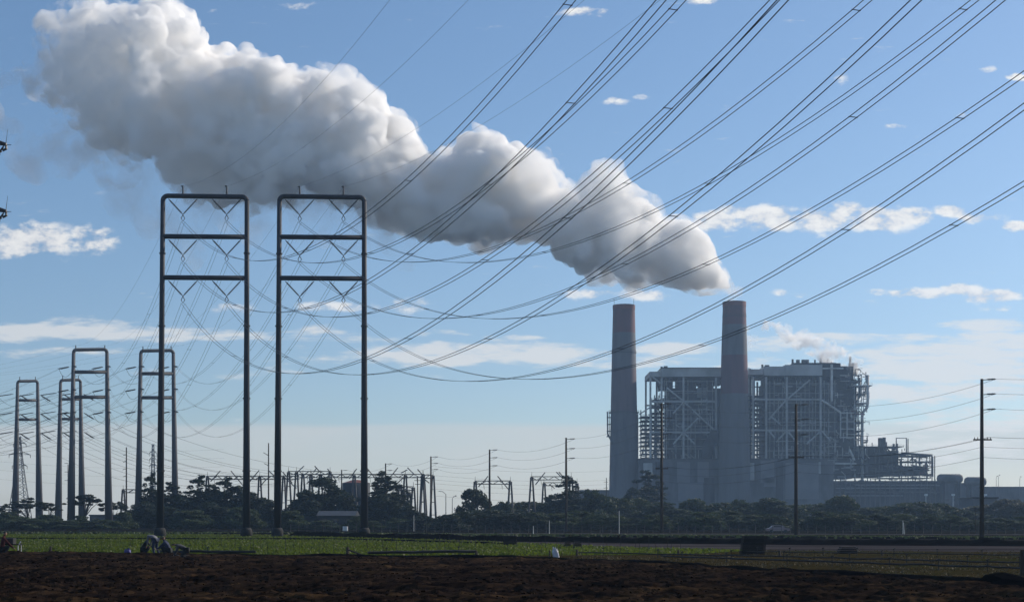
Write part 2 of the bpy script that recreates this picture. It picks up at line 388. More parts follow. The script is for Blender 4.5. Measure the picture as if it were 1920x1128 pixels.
def dead_end(parent, a, b, w=.35):
    """horizontal twin insulator string from the leg bracket a to the clamp b"""
    s_ = empty('insulator_string', a - parent.location); s_.parent = parent
    d = (b - a).normalized(); sd_ = d.cross(Vector((0, 0, 1))).normalized() * w
    for k in (-1, 1):
        m2 = MB(); insul_rod(m2, a + d * .3, b + sd_ * k, .10, 12, .2); m2.build('insulator', M_ins, s_)
    MB().tube(b + sd_ * 1.3, b - sd_ * 1.3, .07, n=5).build('yoke', M_ins, s_)
def far_tower(label, d, legs, bars, bw, r0, r1, key, lefts, rights, levels):
    (lt, lb, dl), (rt, rb, dr) = legs
    t_ = empty('transmission_tower', Vector((P((lb + rb) / 2, HOR, d).x, d, 0)), label, 'transmission tower', 'tubular transmission towers')
    q = .9
    tops = []
    for (a, b, dd) in legs:
        top = P(a, bars[0], dd); bot = P(b, HOR, dd); bot.z = -.2; top.z -= q; tops.append(top)
        MB().path([bot, bot.lerp(top, .45), top], [r1, (r0 * 1.15 + r1 * .35) / 1.35 if 0 else r0 + (r1 - r0) * .48, r0], 12).build('leg', M_tower_far, t_, True)
    a, b = tops; ax = (b - a); ax.z = 0; ax.normalize(); up = Vector((0, 0, 1)); pts = [a]
    for i in range(1, 6):
        w = i / 5 * PI / 2; pts.append(a + ax * (q - q * math.cos(w)) + up * (q * math.sin(w)))
    for i in range(5):
        w = PI / 2 - i / 5 * PI / 2; pts.append(b - ax * (q - q * math.cos(w)) + up * (q * math.sin(w)))
    pts.append(b); MB().path(pts, r0, 10).build('crossbar', M_tower_far, t_, True)
    for y in bars[1:]:
        MB().path([P(lt, y, dl), P(rt, y, dr)], bw, 8).build('crossbar', M_tower_far, t_, True)
    for x, dd in ((lt + 4, dl), (rt - 4, dr)):
        MB().tube(P(x, bars[0], dd), P(x, bars[0] - 8, dd), .14).build('shield_wire_bracket', M_tower_far, t_)
        ATT[key, 's', 0 if x == lt + 4 else 1] = P(x, bars[0] - 8, dd)
    for k, (x, xb, dd) in enumerate(legs):
        for lv, y in enumerate(levels):
            xx = x + (xb - x) * (y - bars[0]) / (HOR - bars[0]); c = P(xx, y, dd)
            for nm, vec in (('out', lefts), ('in', rights)):
                vv = Vector(vec).normalized(); aa = c + vv * 1.0; bb = aa + Vector(vec)
                dead_end(t_, aa, bb); ATT[key, nm, 'tml'[lv], k] = bb
            # jumper loop
            p0 = ATT[key, 'out', 'tml'[lv], k]; p1 = ATT[key, 'in', 'tml'[lv], k]; J = MB()
            side = (Vector((-1, 0, 0)) if k == 0 else Vector((-1, 0, 0))) * 0
            pts = [p0.lerp(p1, i / 10) + Vector((0, -1.0, -2.6)) * (4 * (i / 10) * (1 - i / 10)) for i in range(11)]
            J.path(pts, .05, 4).build('jumper', M_wire, t_)
    return t_
far_tower('grey tapered portal tower with side insulators, tallest of the four far towers on the left', 390, ((138, 133, 388), (200.5, 204, 393)), (655, 697, 744), .52, .48, 1.12, 'C',
          (-3.4, 1.0, -.5), (1.4, -3.4, -.5), (686, 729, 771))
far_tower('grey tapered portal tower partly behind the left leg of the near left tower', 396, ((264, 258.5, 394), (325, 329, 399)), (657, 700, 745), .52, .48, 1.05, 'D',
          (-3.4, 1.0, -.5), (1.4, -3.4, -.5), (686, 728, 770))
far_tower('grey tapered portal tower, leftmost and standing by itself at the left edge', 480, ((33, 28, 478), (70.5, 74, 483)), (714, 750, 786), .5, .5, 1.35, 'E',
          (-5.4, -.6, -.9), (4.2, -2.0, -2.4), (737, 772, 808))
far_tower('grey tapered portal tower seen through the legs of the tallest far tower', 478, ((113.5, 109, 476), (151, 154, 481)), (712, 748, 785), .5, .5, 1.3, 'F',
          (-5.4, -.6, -.9), (4.2, -2.0, -2.4), (735, 770, 806))
# near dead-end tower just outside the left edge; its insulator arms reach into view
def side_tower():
    d = 132; t_ = empty('transmission_tower', P(-90, HOR, d) * 1, 'dark tower mostly outside the left edge, only its insulator arms in view', 'transmission tower', 'tubular transmission towers')
    t_.location.z = 0
    for x in (-120, -330):
        MB().path([P(x, HOR + 48, d), P(x, 100, d), P(x, -90, d)], [.9, .5, .4], 12).build('leg', M_tower, t_, True)
    for y in (-90, 130, 255, 380): MB().path([P(-120, y, d), P(-330, y, d)], .36, 10).build('crossbar', M_tower, t_, True)
    for y in (272, 397):
        s_ = empty('insulator_string', P(10, y, d) - t_.location); s_.parent = t_
        j = P(9, y, d); MB().path([P(-120, y - 12, d), P(-40, y - 8, d), j], [.16, .12, .1], 6).build('bracket_arm', M_tower, t_)
        for e in (0, 1):
            m2 = MB(); insul_rod(m2, j + Vector((-.12 - .1 * e, .3 * e, -.1)), j + Vector((-3.0 - .5 * e, 1.5 + e, -3.4 + e * .9)), .09, 12, .19); m2.build('insulator', M_ins, s_)
        MB().path([j + Vector((-.5, 0, .3)), j + Vector((.1, 0, .1)), j + Vector((.15, 0, -.35)), j + Vector((-.2, 0, -.5))], .13, 6).build('yoke', M_ins, s_)
        MB().tube(j + Vector((.1, 0, .1)), j + Vector((.28, 0, 1.5)), .03, .015, 4).tube(j, j + Vector((.6, 0, .02)), .04, .03, 4).build('arcing_horn', M_ins, s_)
side_tower()

# ------------------------------------------------------------------ overhead lines
def cat(a, b, sag, n=40, t1=1.0):
    a, b = Vector(a), Vector(b)
    return [a.lerp(b, t1 * i / n) - Vector((0, 0, sag * 4 * (t1 * i / n) * (1 - t1 * i / n))) for i in range(n + 1)]
def bundle(a, b, sag, label, group, r=.028, gap=.5, spacers=(), n=44, name='conductor_bundle', t1=1.0):
    a, b = Vector(a), Vector(b); h = (b - a); h.z = 0; sd_ = h.normalized().cross(Vector((0, 0, 1))) * gap / 2
    e = empty(name, a, label, 'power line', group)
    for k in (-1, 1):
        MB().path([p + sd_ * k + Vector((0, 0, .0 * k)) for p in cat(a, b, sag, n, t1)], r, 4).build('wire', M_wire, e)
    for q in spacers:
        if q >= t1: continue
        c = a.lerp(b, q) - Vector((0, 0, sag * 4 * q * (1 - q)))
        MB().tube(c - sd_ * 1.1, c + sd_ * 1.1, .028, n=4).tube(c - sd_ * 1.2, c - sd_ * .85, .045, n=4).tube(c + sd_ * .85, c + sd_ * 1.2, .045, n=4).build('spacer', M_ins, e)
    return e
def single(a, b, sag, label, group, r=.02, n=36, cat_='power line', name='overhead_wire'):
    o = MB().path(cat(a, b, sag, n), r, 4).build(name, M_wire, loc=Vector(a)); tag(o, label, cat_, group); return o
FWD = {('B', 'l', 1): (84.0, 19.9, 27.7), ('B', 'l', 0): (84.3, 19.8, 27.9), ('A', 'l', 1): (85.0, 19.6, 27.1), ('A', 'l', 0): (85.6, 18.6, 26.6),
       ('B', 'm', 1): (84.6, 19.7, 27.4), ('B', 'm', 0): (85.0, 19.8, 27.4), ('A', 'm', 1): (84.5, 20.5, 27.5), ('A', 'm', 0): (85.9, 19.4, 26.5),
       ('B', 't', 1): (84.9, 20.1, 27.3), ('B', 't', 0): (85.3, 19.7, 27.1), ('A', 't', 1): (85.0, 19.7, 27.3), ('A', 't', 0): (85.6, 19.5, 26.9)}
TW = {'A': 'near left tower', 'B': 'near right tower'}; LV = {'t': 'top', 'm': 'middle', 'l': 'bottom'}; SIDE = ('left', 'right')
for (k, lv, i), (dx, dz, sag) in FWD.items():
    a = ATT[k, lv, i]; b = a + Vector((dx, -209.1, dz))
    bundle(a, b, sag, f'twin conductor from the {LV[lv]} {SIDE[i]} V insulator of the {TW[k]}, sweeping up overhead', 'twin conductors sweeping over the viewer',
           r=.026, spacers=(.17, .33, .47, .60, .73), n=60)
for (k, i), (dx, dz, sag) in {('A', 0): (86.8, 18.8, 15.3), ('A', 1): (89.8, 17.4, 13.2), ('B', 0): (89.6, 17.1, 12.2), ('B', 1): (89, 17.3, 12.5)}.items():
    a = ATT[k, 's', i]; single(a, a + Vector((dx, -209.1, dz)), sag, f'thin shield wire from the {SIDE[i]} peg of the {TW[k]}, rising overhead', 'shield wires', .011, 50)
FT = {'C': 'tallest far tower', 'D': 'overlapped far tower', 'E': 'leftmost far tower', 'F': 'hidden far tower'}
for k, K in (('A', 'C'), ('B', 'D')):
    for i in (0, 1):
        for lv in 'tml':
            bundle(ATT[k, lv, i], ATT[K, 'in', lv, i], 12.5, f"twin conductor from {TW[k]}'s {LV[lv]} {SIDE[i]} insulator down to the {FT[K]}", 'twin conductors between near and far towers',
                   r=.019, spacers=(.2, .4, .6, .8))
        single(ATT[k, 's', i], ATT[K, 's', i], 6, f"thin shield wire from {TW[k]}'s {SIDE[i]} peg to the {FT[K]}", 'shield wires', .012)
# lines leaving the far towers to the left and right
for K, tgt, dd, hs, sag in (('C', -420, 430, 1.0, 9), ('D', -420, 440, .98, 10), ('E', -420, 470, .93, 8), ('F', -420, 475, .92, 9)):
    for i in (0, 1):
        for lv in 'tml':
            a = ATT[K, 'out', lv, i]; b = Vector((P(tgt, 0, dd).x, dd + 6 * i, a.z * hs - (3.0 if K in 'CD' else 1)))
            bundle(a, b, sag, f'twin conductor leaving the {LV[lv]} {SIDE[i]} arm of the {FT[K]} towards the left edge', 'twin conductors leaving to the left', r=.021, gap=.5, n=26)
        a = ATT[K, 's', i]; single(a, Vector((P(tgt, 0, dd).x, dd + 6 * i, a.z - 3)), 5, f'thin shield wire from the {SIDE[i]} peg of the {FT[K]} leaving left', 'shield wires', .014)
gx = {('E', 0): 470, ('E', 1): 540, ('F', 0): 640, ('F', 1): 760}
for K in 'EF':
    for i in (0, 1):
        for j, lv in enumerate('tml'):
            a = ATT[K, 'in', lv, i]; b = P(gx[K, i] + 22 * j, 888 + (3 if K == 'E' else 0), 425)
            bundle(a, b, 7 + j, f"twin conductor from {FT[K]}'s {LV[lv]} {SIDE[i]} arm down to the substation", 'twin conductors down to the substation', r=.024, gap=.45, n=30)
for j in range(3):
    for K in 'CD':
        pass

# ------------------------------------------------------------------ wooden pole line along the road
def pole_arm(mb, c, L):
    mb.tube(c + Vector((0, 0, 0)), c + Vector((L * .55, 0, .12)), .06, n=5)
POLES = [(1841, 1012, 710, 176, 1.0, 'nearest, at the right edge'), (1492.5, 1007, 757, 214, 1, 'in front of the second boiler house'), (1240.5, 1005, 755, 252, 1, 'in front of the first boiler house'),
         (1061.5, 1000, 820, 302, .9, 'left of the left chimney'), (918, 998, 842, 347, .85, 'beside the round dark tree'), (808, 996, 855, 385, .8, 'at the right end of the substation'),
         (723, 994, 868, 425, .75, 'in front of the layered cypress'), (640.5, 992, 880, 470, .7, 'left of the near right tower leg')]
wp = []
for i, (px, pb, pt, d, k, where) in enumerate(POLES):
    base = P(px, HOR, d); base.z = 0; top = P(px, pt, d)
    e = empty('utility_pole', base, f'dark wooden utility pole with three short arms, {where}', 'utility pole', 'wooden poles along the road')
    MB().path([base - Vector((0, 0, .5)), base.lerp(top, .5), top], [.30 if i < 3 else .26, .25, .19], 10).build('pole_shaft', M_wood, e, True)
    pts = []
    dz = [2.0, 29.5, 58] if i < 3 else ([3, 21, 39] if i == 3 else ([1.5, 16, 31] if i == 4 else [1.5, 13.5, 25]))
    for q, off in enumerate(dz):
        zc = P(px, pt + off, d); m = MB(); L = 1.45
        if i == 0: L = 1.3
        m.tube(zc, zc + Vector((L * .55, 0, .05)), .055, n=5); m.build('arm', M_wood, e)
        m = MB(); insul_rod(m, zc + Vector((L * .45, 0, .05)), zc + Vector((L * 1.35, 0, .12)), .08, 5, .14); m.build('insulator', M_ins, e)
        pts.append(zc + Vector((L * 1.35, 0, .12)))
    if i < 3:
        zc = P(px, {0: 824, 1: 857, 2: 878}[i], d); m = MB(); m.box(zc - Vector((1.15, .32, .09)), zc + Vector((1.15, -.20, .09))); m.build('crossarm', M_wood, e)
        for s_ in (-1.0, -.6, .6, 1.0): m = MB().tube(zc + Vector((s_, -.26, .05)), zc + Vector((s_, -.26, .32)), .06, .04, 6); m.build('pin_insulator', M_ins, e)
        pts += [zc + Vector((1.0, -.2, .3)), zc + Vector((.6, -.2, .3)), zc - Vector((0, .2, .9)), zc - Vector((0, .22, 2.2))]
        if i == 0: MB().box(base + Vector((-.08, -.36, 2.2)), base + Vector((.12, -.30, 2.6))).build('pole_plate', M_tin, e)
    wp.append(pts)
nx = [p + Vector((22, -46, 0)) for p in wp[0]]
for i in range(len(wp)):
    A = nx if i == 0 else wp[i - 1]; B = wp[i]
    for q in range(min(len(A), len(B))):
        o = 'right of the nearest pole' if i == 0 else f'between the {["nearest and second", "second and third", "third and fourth", "fourth and fifth", "fifth and sixth", "sixth and seventh", "seventh and eighth"][i-1]} poles from the right'
        nm = ['top', 'second', 'third', 'fourth', 'fifth', 'sixth', 'lowest'][q]
        single(A[q], B[q], (1.5 if q < 3 else 1.1), f'{nm} utility wire {o}', 'utility wires along the road', .022 if i < 4 else .026, 20)
# ------------------------------------------------------------------ substation gantries and far poles
def gantry(label, x0, x1, y, d, posts, struts, yb=990, bw=.55, pw=.35, splay=.0):
    e = empty('substation_gantry', Vector((P((x0 + x1) / 2, 0, d).x, d, 0)), label, 'gantry', 'substation gantries')
    a, b = P(x0, y, d), P(x1, y, d)
    tr = MB()                                             # lattice box beam
    for dy in (-.45, .45):
        for dz in (-bw, bw): tr.bar(a + Vector((0, dy, dz * .9)), b + Vector((0, dy, dz * .9)), .22)
    n = max(3, int((b - a).length / 1.6))
    for i in range(n):
        p, q = a.lerp(b, i / n), a.lerp(b, (i + 1) / n); s_ = 1 if i % 2 else -1
        for dy in (-.45, .45): tr.bar(p + Vector((0, dy, -bw * s_)), q + Vector((0, dy, bw * s_)), .16)
    tr.build('beam', M_gantry, e)
    for x in posts:
        t_ = P(x, y, d); g = P(x, HOR, d); g.z = 0
        m = MB(); sp_ = 1.0 + splay
        for k in (-1, 1): m.path([g + Vector((k * sp_, 0, 0)), t_ + Vector((k * .25, 0, .3))], [pw, pw * .75], 6)
        for h in (.25, .5, .75):
            c0 = g.lerp(t_, h); w = sp_ + (.25 - sp_) * h; m.bar(c0 - Vector((w, 0, 0)), c0 + Vector((w, 0, 0)), .18)
        m.build('post', M_gantry, e)
        MB().tube(t_ + Vector((0, 0, .4)), t_ + Vector((0, 0, 1.9)), .08, .04).build('lightning_rod', M_gantry, e)
    for (xa, ya, xb, yb_) in struts:
        MB().tube(P(xa, ya, d - .3), P(xb, yb_, d - .3), .17, .14, 6).build('strut', M_gantry, e)
    # hanging strings below the beam
    k = max(2, int((x1 - x0) / 28))
    for i in range(k):
        x = x0 + (x1 - x0) * (i + .5) / k; m = MB(); insul_rod(m, P(x, y + 3, d), P(x + 1, y + 13, d), .05, 6, .11); m.build('insulator', M_ins, e)
    return e
gantry('long low lattice gantry behind the cypresses between the near towers', 387, 560, 895, 430, (389, 487, 532), ((395, 902, 413, 882), (433, 882, 456, 910), (468, 902, 486, 881), (503, 881, 520, 897), (530, 884, 548, 905), (487, 912, 500, 897)))
gantry('short gantry with raised beam beside the right tower leg, above the broad cypress', 540, 620, 886, 440, (541, 556, 619), ((556, 886, 570, 873), (590, 873, 602, 886), (588, 885, 594, 876), (540, 900, 556, 915), (614, 878, 630, 900)), splay=.2)
gantry('wide lattice gantry spanning behind the near right tower leg', 562, 796, 891.5, 436, (568, 583, 601, 664, 760, 794), ((655, 897, 669, 878), (688, 877, 706, 899), (714, 886, 722, 900), (735, 890, 746, 876), (752, 886, 764, 880), (764, 876, 778, 890), (783, 879, 795, 893), (575, 906, 590, 892), (745, 905, 758, 893)), splay=.2)
gantry('narrow gantry at the right end of the substation', 790, 813, 893, 428, (792, 812), ((795, 897, 805, 905),))
gantry('small inner gantry seen below the wide one', 748, 776, 915, 400, (750, 775), ())
gantry('smallest gantry low between cypress and right frame', 755, 768, 924, 405, (756, 767), ())
gantry('lone gantry left of the round dark tree', 890, 958, 904, 432, (891, 957), ((905, 905, 915, 892), (933, 892, 956, 920), (897, 912, 904, 904)))
gantry('lone gantry left of the chimneys, higher of two', 995, 1072, 896, 436, (997, 1071), ((1004, 908, 1022, 885), (1043, 884, 1056, 897), (1048, 884, 1060, 898)), splay=.2)
gantry('lone gantry left of the chimneys, lower of two', 1018, 1083, 907, 455, (1020, 1082), ((1030, 907, 1040, 915),))
gantry('plain frame beside the thin pole left of the cypresses', 229, 262, 920, 440, (231,), ())
def far_pole(px, top, d, label, arms=(), r=.2, name='utility_pole'):
    b = P(px, 0, d); b.z = 0; e = empty(name, b, label, 'utility pole', 'thin far poles')
    MB().path([b - Vector((0, 0, .4)), P(px, top, d)], [r * 1.2, r * .7], 8).build('pole_shaft', M_wood, e)
    for (y, xa, xb, yy) in arms: MB().tube(P(xa, yy, d), P(xb, y, d), .09, .09, 5).build('arm', M_wood, e)
far_pole(237, 838, 430, 'thin wooden pole with short left arms beside the plain frame', ((853, 237, 231, 851), (866, 237, 231, 863), (880, 237, 230, 878), (893, 237, 231, 891)), .24)
far_pole(503.5, 830, 410, 'thin pole with two left arms between the near towers', ((848, 503, 494, 853), (868, 503, 495, 872)), .22)
far_pole(127.5, 870, 520, 'thin pole with short arms hidden beside the second far tower', ((868, 128, 121, 868), (884, 128, 121, 884), (900, 128, 121, 900)), .2)
far_pole(462, 858, 470, 'thin pole rising behind the near left tower leg', (), .16)
far_pole(583, 900, 395, 'thin post standing before the broad cypress', (), .16)
far_pole(783, 892, 420, 'thin pole with small crossbar inside the gantry frame', ((900, 777, 789, 900), (907, 778, 788, 907)), .2)
far_pole(1137, 895, 640, 'short mast on the low building left of the left chimney', ((903, 1132, 1140, 903), (914, 1132, 1140, 914)), .25)
# pale sign posts along the road
for i, (px, pt, d) in enumerate([(1161, 957, 250), (1030, 975, 235), (1000, 985, 233), (1693, 975, 240), (776, 965, 300), (1829, 955, 260)]):
    b = P(px, 0, d); b.z = 0
    e = empty('marker_post', b, ['tall thin pale post before the trees by the chimneys', 'thin pale post right of the road centre', 'short pale post beside the stacked crates', 'pale forked post by the road on the right',
                                 'thin grey post near the substation fence', 'thin dark post just left of the nearest utility pole'][i], 'post', 'thin posts by the road')
    MB().tube(b, P(px, pt, d), .07, .05, 6).build('post_shaft', M_frame2 if i != 5 else M_wood, e)
    if i == 3: MB().tube(b + Vector((.25, 0, 0)), P(px + 1, pt + 4, d), .06, .05, 6).build('brace', M_frame2, e)
    if i == 5: MB().box(P(px - 2.6, pt - 4, d), P(px + 2.6, pt + 4, d) + Vector((0, .3, 0))).build('meter_box', M_ins, e)
# street lamps and masts low in the gap between substation and round tree
for i, (px, py, d, L) in enumerate([(836, 920, 520, -14), (848, 929, 560, 6), (1868, 892, 900, 2), (1872, 890, 900, 2), (1912, 893, 900, 2)]):
    b = P(px, 0, d); b.z = 0; e = empty('lamp_post', b, ['curved yard lamp post in the gap beside the round dark tree', 'second yard lamp post in the gap beside the round dark tree', 'small lamp mast above the long right-hand building, left of two',
                                  'small lamp mast above the long right-hand building, right of two', 'small lamp mast above the long building at the right edge'][i], 'lamp post', 'yard lamp posts')
    MB().path([b, P(px, py + 6, d), P(px + L * .4, py + 1, d), P(px + L, py, d)], [.18, .12, .1, .1], 6).build('post_shaft', M_lat, e)
    MB().tube(P(px + L - 1, py, d), P(px + L * 1.15 + 1, py, d), .22, .2, 6).build('lamp_head', M_lat, e)
def pylon(px, top, bot_w, d, label, arms):
    b = P(px, 0, d); b.z = 0; e = empty('lattice_pylon', b, label, 'pylon', 'far lattice pylons'); T = P(px, top, d); m = MB(); s = d / F; H = T.z
    def cs(z):
        k = z / H; w = (bot_w * (1 - k) ** 1.3 + 3.2) * s * .5; return [b + Vector((a * w, c * w, z)) for a, c in ((-1, -1), (1, -1), (1, 1), (-1, 1))]
    N = 14; lv = [cs(H * (1 - (1 - i / N) ** 1.15)) for i in range(N + 1)]
    for i in range(N):
        for k in range(4):
            m.bar(lv[i][k], lv[i + 1][k], .26); m.bar(lv[i][k], lv[i + 1][(k + 1) % 4], .16); m.bar(lv[i][(k + 1) % 4], lv[i + 1][k], .16)
    m.build('lattice_mast', M_lat, e)
    for (y, w) in arms:
        for s_ in (-1, 1):
            q = MB(); c0 = P(px, y, d); q.bar(c0 + Vector((0, -.8, .1)), P(px + s_ * w, y + 3, d), .25).bar(c0 + Vector((0, .8, .1)), P(px + s_ * w, y + 3, d), .25).bar(P(px, y - 5, d), P(px + s_ * w, y + 3, d), .2)
            q.build('crossarm', M_lat, e)
            q = MB(); insul_rod(q, P(px + s_ * w, y + 3, d), P(px + s_ * w, y + 9, d), .1, 6, .2); q.build('insulator', M_ins, e)
pylon(287, 832, 10, 900, 'hazy square lattice pylon rising above the conifers at left', ((846, 7), (858, 7), (870, 7)))
pylon(37, 818, 34, 620, 'lattice pylon with cross arms behind the leftmost far tower', ((829, 12), (849, 20), (870, 14)))
for j in range(6):
    y = [935, 922, 912, 905, 897, 880][j]
    single(P(815, y - 6, 440), P(1145, y + 2, 620), 1.2, f'{["lowest", "second lowest", "third lowest", "fourth lowest", "fifth lowest", "highest"][j]} thin bus wire from the substation to the left chimney', 'bus wires to the plant', .035, 18)
for j in range(5):
    y = [820, 836, 852, 868, 885][j]
    single(P(-120, y, 640), P(420, y + 22, 700), 3, f'{["topmost", "second", "third", "fourth", "lowest"][j]} far thin wire low in the sky behind the left towers', 'far wires behind the left towers', .035, 18)

# ------------------------------------------------------------------ foliage
def leaf_mesh(name, clumps, size, per, m, seed, flat=1.0):
    r = np.random.RandomState(seed); V = []; N = 0; C = []
    for (x, y, z, rad, rz) in clumps:
        k = int(per * rad ** 1.6) + 8
        d = r.normal(size=(k, 3)); d /= np.linalg.norm(d, axis=1)[:, None]; q = r.rand(k) ** .45
        p = d * q[:, None] * np.array([rad, rad, rz]) + np.array([x, y, z]); C.append(p)
    C = np.concatenate(C); k = len(C)
    a = r.normal(size=(k, 3)); a /= np.linalg.norm(a, axis=1)[:, None]; b = r.normal(size=(k, 3)); b -= a * (a * b).sum(1)[:, None]; b /= np.linalg.norm(b, axis=1)[:, None]
    a[:, 2] *= flat; b[:, 2] *= flat
    s = size * (.55 + .9 * r.rand(k))[:, None]; a *= s; b *= s * .6
    Vv = np.stack([C - a - b * .3, C + b * .9 - a * .1, C + a - b * .2, C - b * .9], 1).reshape(-1, 3)
    me = bpy.data.meshes.new(name); me.from_pydata(Vv.tolist(), [], np.arange(k * 4).reshape(k, 4).tolist()); me.materials.append(m); return me
def mb_mesh(mb, name, m):
    me = bpy.data.meshes.new(name); me.from_pydata(mb.v, [], mb.f); me.materials.append(m); return me
def make_kind(kind, seed, m):
    """unit tree about 10 m tall; returns (crown mesh, trunk mesh)"""
    r = random.Random(seed); cl = []; tk = MB()
    if kind == 'broad':                                  # Monterey cypress: spreading, layered, ragged top
        for i in range(34):
            h = r.uniform(.12, 1); w = 4.8 * math.sqrt(max(.05, 1 - abs(h - .42) ** 1.7 * 2.6)) if h > .42 else 4.8
            a = r.uniform(0, 2 * PI); q = r.uniform(.25, 1) * w; cl.append((q * math.cos(a), q * math.sin(a), h * 9.2, r.uniform(.9, 1.8), r.uniform(.45, .9)))
        cl += [(0, 0, 4, 2.8, 2.8), (1.6, .5, 6, 1.9, 1.6), (-1.8, 0, 5.6, 1.9, 1.7), (0, 0, 2, 3.4, 1.8)]; cl += [(r.uniform(-4, 4), r.uniform(-3, 3), r.uniform(1, 6), r.uniform(1.2, 2), r.uniform(.9, 1.4)) for _ in range(16)]; per, size = 110, .34
    elif kind == 'conifer':
        for i in range(46):
            h = r.uniform(.08, 1) ; w = 3.2 * (1 - h) ** .75 + .35; a = r.uniform(0, 2 * PI); q = r.uniform(.3, 1.05) * w
            cl.append((q * math.cos(a), q * math.sin(a), .4 + h * 9.4, r.uniform(.5, 1.1) * (1.25 - .6 * h), r.uniform(.18, .42)))
        for h in (1, 2.2, 3.6, 5, 6.4, 7.8, 9): cl.append((0, 0, h, 1.6 * (1.1 - h / 10), .9))
        cl += [(r.uniform(-1.8, 1.8), r.uniform(-1.8, 1.8), r.uniform(.5, 5.5), 1.5, 1.1) for _ in range(10)]; per, size = 125, .30
    elif kind == 'round':
        for i in range(46):
            a = r.uniform(0, 2 * PI); e = r.uniform(-.1, 1.35); cl.append((4.2 * math.cos(a) * math.cos(e), 4.2 * math.sin(a) * math.cos(e), 3.6 + 5.2 * math.sin(e), r.uniform(.9, 1.5), r.uniform(.8, 1.2)))
        cl += [(0, 0, 4, 3.6, 3.6), (0, 0, 2, 4.2, 2)]; per, size = 85, .28
    elif kind == 'bush':
        for i in range(40):
            a = r.uniform(0, 2 * PI); e = r.uniform(0, 1.4); cl.append((5.4 * math.cos(a) * math.cos(e) * r.uniform(.6, 1), 4.5 * math.sin(a) * math.cos(e), 1.2 + 7.2 * math.sin(e) * r.uniform(.7, 1.05), r.uniform(.9, 1.7), r.uniform(.7, 1.2)))
        cl += [(0, 0, 3, 4.4, 3), (2.5, 0, 2, 3, 2), (-2.5, 0, 2, 3, 2)]; cl += [(r.uniform(-5, 5), r.uniform(-2, 2), r.uniform(.4, 2.5), 1.6, 1.4) for _ in range(12)]; per, size = 85, .34
    elif kind == 'umbrella':                              # thin open acacia: bare limbs, flat tufts on top
        for i in range(46):
            a = r.uniform(0, 2 * PI); q = 4.6 * math.sqrt(r.random()); cl.append((q * math.cos(a), q * math.sin(a), 9.4 - .09 * q * q - r.uniform(0, 1.6), r.uniform(.5, 1.1), r.uniform(.2, .4)))
        per, size = 95, .30
    tk.path([(0, 0, -.3), (.1, 0, 2), (0, .1, 5), (0, 0, 7)] if kind != 'umbrella' else [(0, 0, -.3), (.25, 0, 1.6), (.1, 0, 3.0)], [.42, .34, .22, .1] if kind != 'umbrella' else [.26, .2, .16], 7)
    for i in range(9):
        c = cl[r.randrange(min(26, len(cl)))]; z0 = r.uniform(1.5, 5) if kind != 'umbrella' else 2.8
        mid = (c[0] * .5, c[1] * .5, z0 + (c[2] - z0) * .6); tk.path([(0, 0, min(z0, c[2] * .8)), mid, c[:3]], [.15, .1, .04], 5)
    return leaf_mesh(kind + '_crown', cl, size, per, m, seed, .55 if kind in ('broad', 'conifer', 'umbrella') else 1), mb_mesh(tk, kind + '_trunk', M_bark)
KINDS = {k: [make_kind(k, 100 + 7 * i + len(k), m) for i in range(3)] for k, m in (('broad', M_leaf1), ('conifer', M_leaf1), ('round', M_leaf1), ('bush', M_leaf2), ('umbrella', M_leaf1))}
UW = {'broad': 5.4, 'conifer': 3.6, 'round': 5.4, 'bush': 6.4, 'umbrella': 5.3}; UH = {'broad': 9.9, 'conifer': 10.0, 'round': 9.9, 'bush': 9.2, 'umbrella': 9.5}
TN = {'broad': 'cypress_tree', 'conifer': 'conifer_tree', 'round': 'round_tree', 'bush': 'shrub', 'umbrella': 'acacia_tree'}
TC = {'broad': 'tree', 'conifer': 'tree', 'round': 'tree', 'bush': 'bush', 'umbrella': 'tree'}
def tree(kind, px, top, hw, d, label, group, var=None, m=None):
    cr, tr = KINDS[kind][rnd.randrange(3) if var is None else var]
    b = P(px, 0, d); b.z = 0; H = P(px, top, d).z; e = empty(TN[kind], b, label, TC[kind], group)
    sx = hw * d / F / UW[kind]; sz = H / UH[kind]
    for nm, me in (('crown', cr), ('trunk', tr)):
        o = bpy.data.objects.new(nm, me); COL.objects.link(o); o.parent = e
        a = rnd.uniform(0, 2 * PI) * 0 + rnd.choice((0, PI)); o.rotation_euler.z = a; o.scale = (sx, sx, sz)
        if m and nm == 'crown': o.material_slots[0].link = 'OBJECT'; o.material_slots[0].material = m
M_leafb = mat('mixed_shrub_foliage', (.030, .044, .020), .7, 0, .5, .12, transl=.25)
g1 = 'dark trees behind the green field'
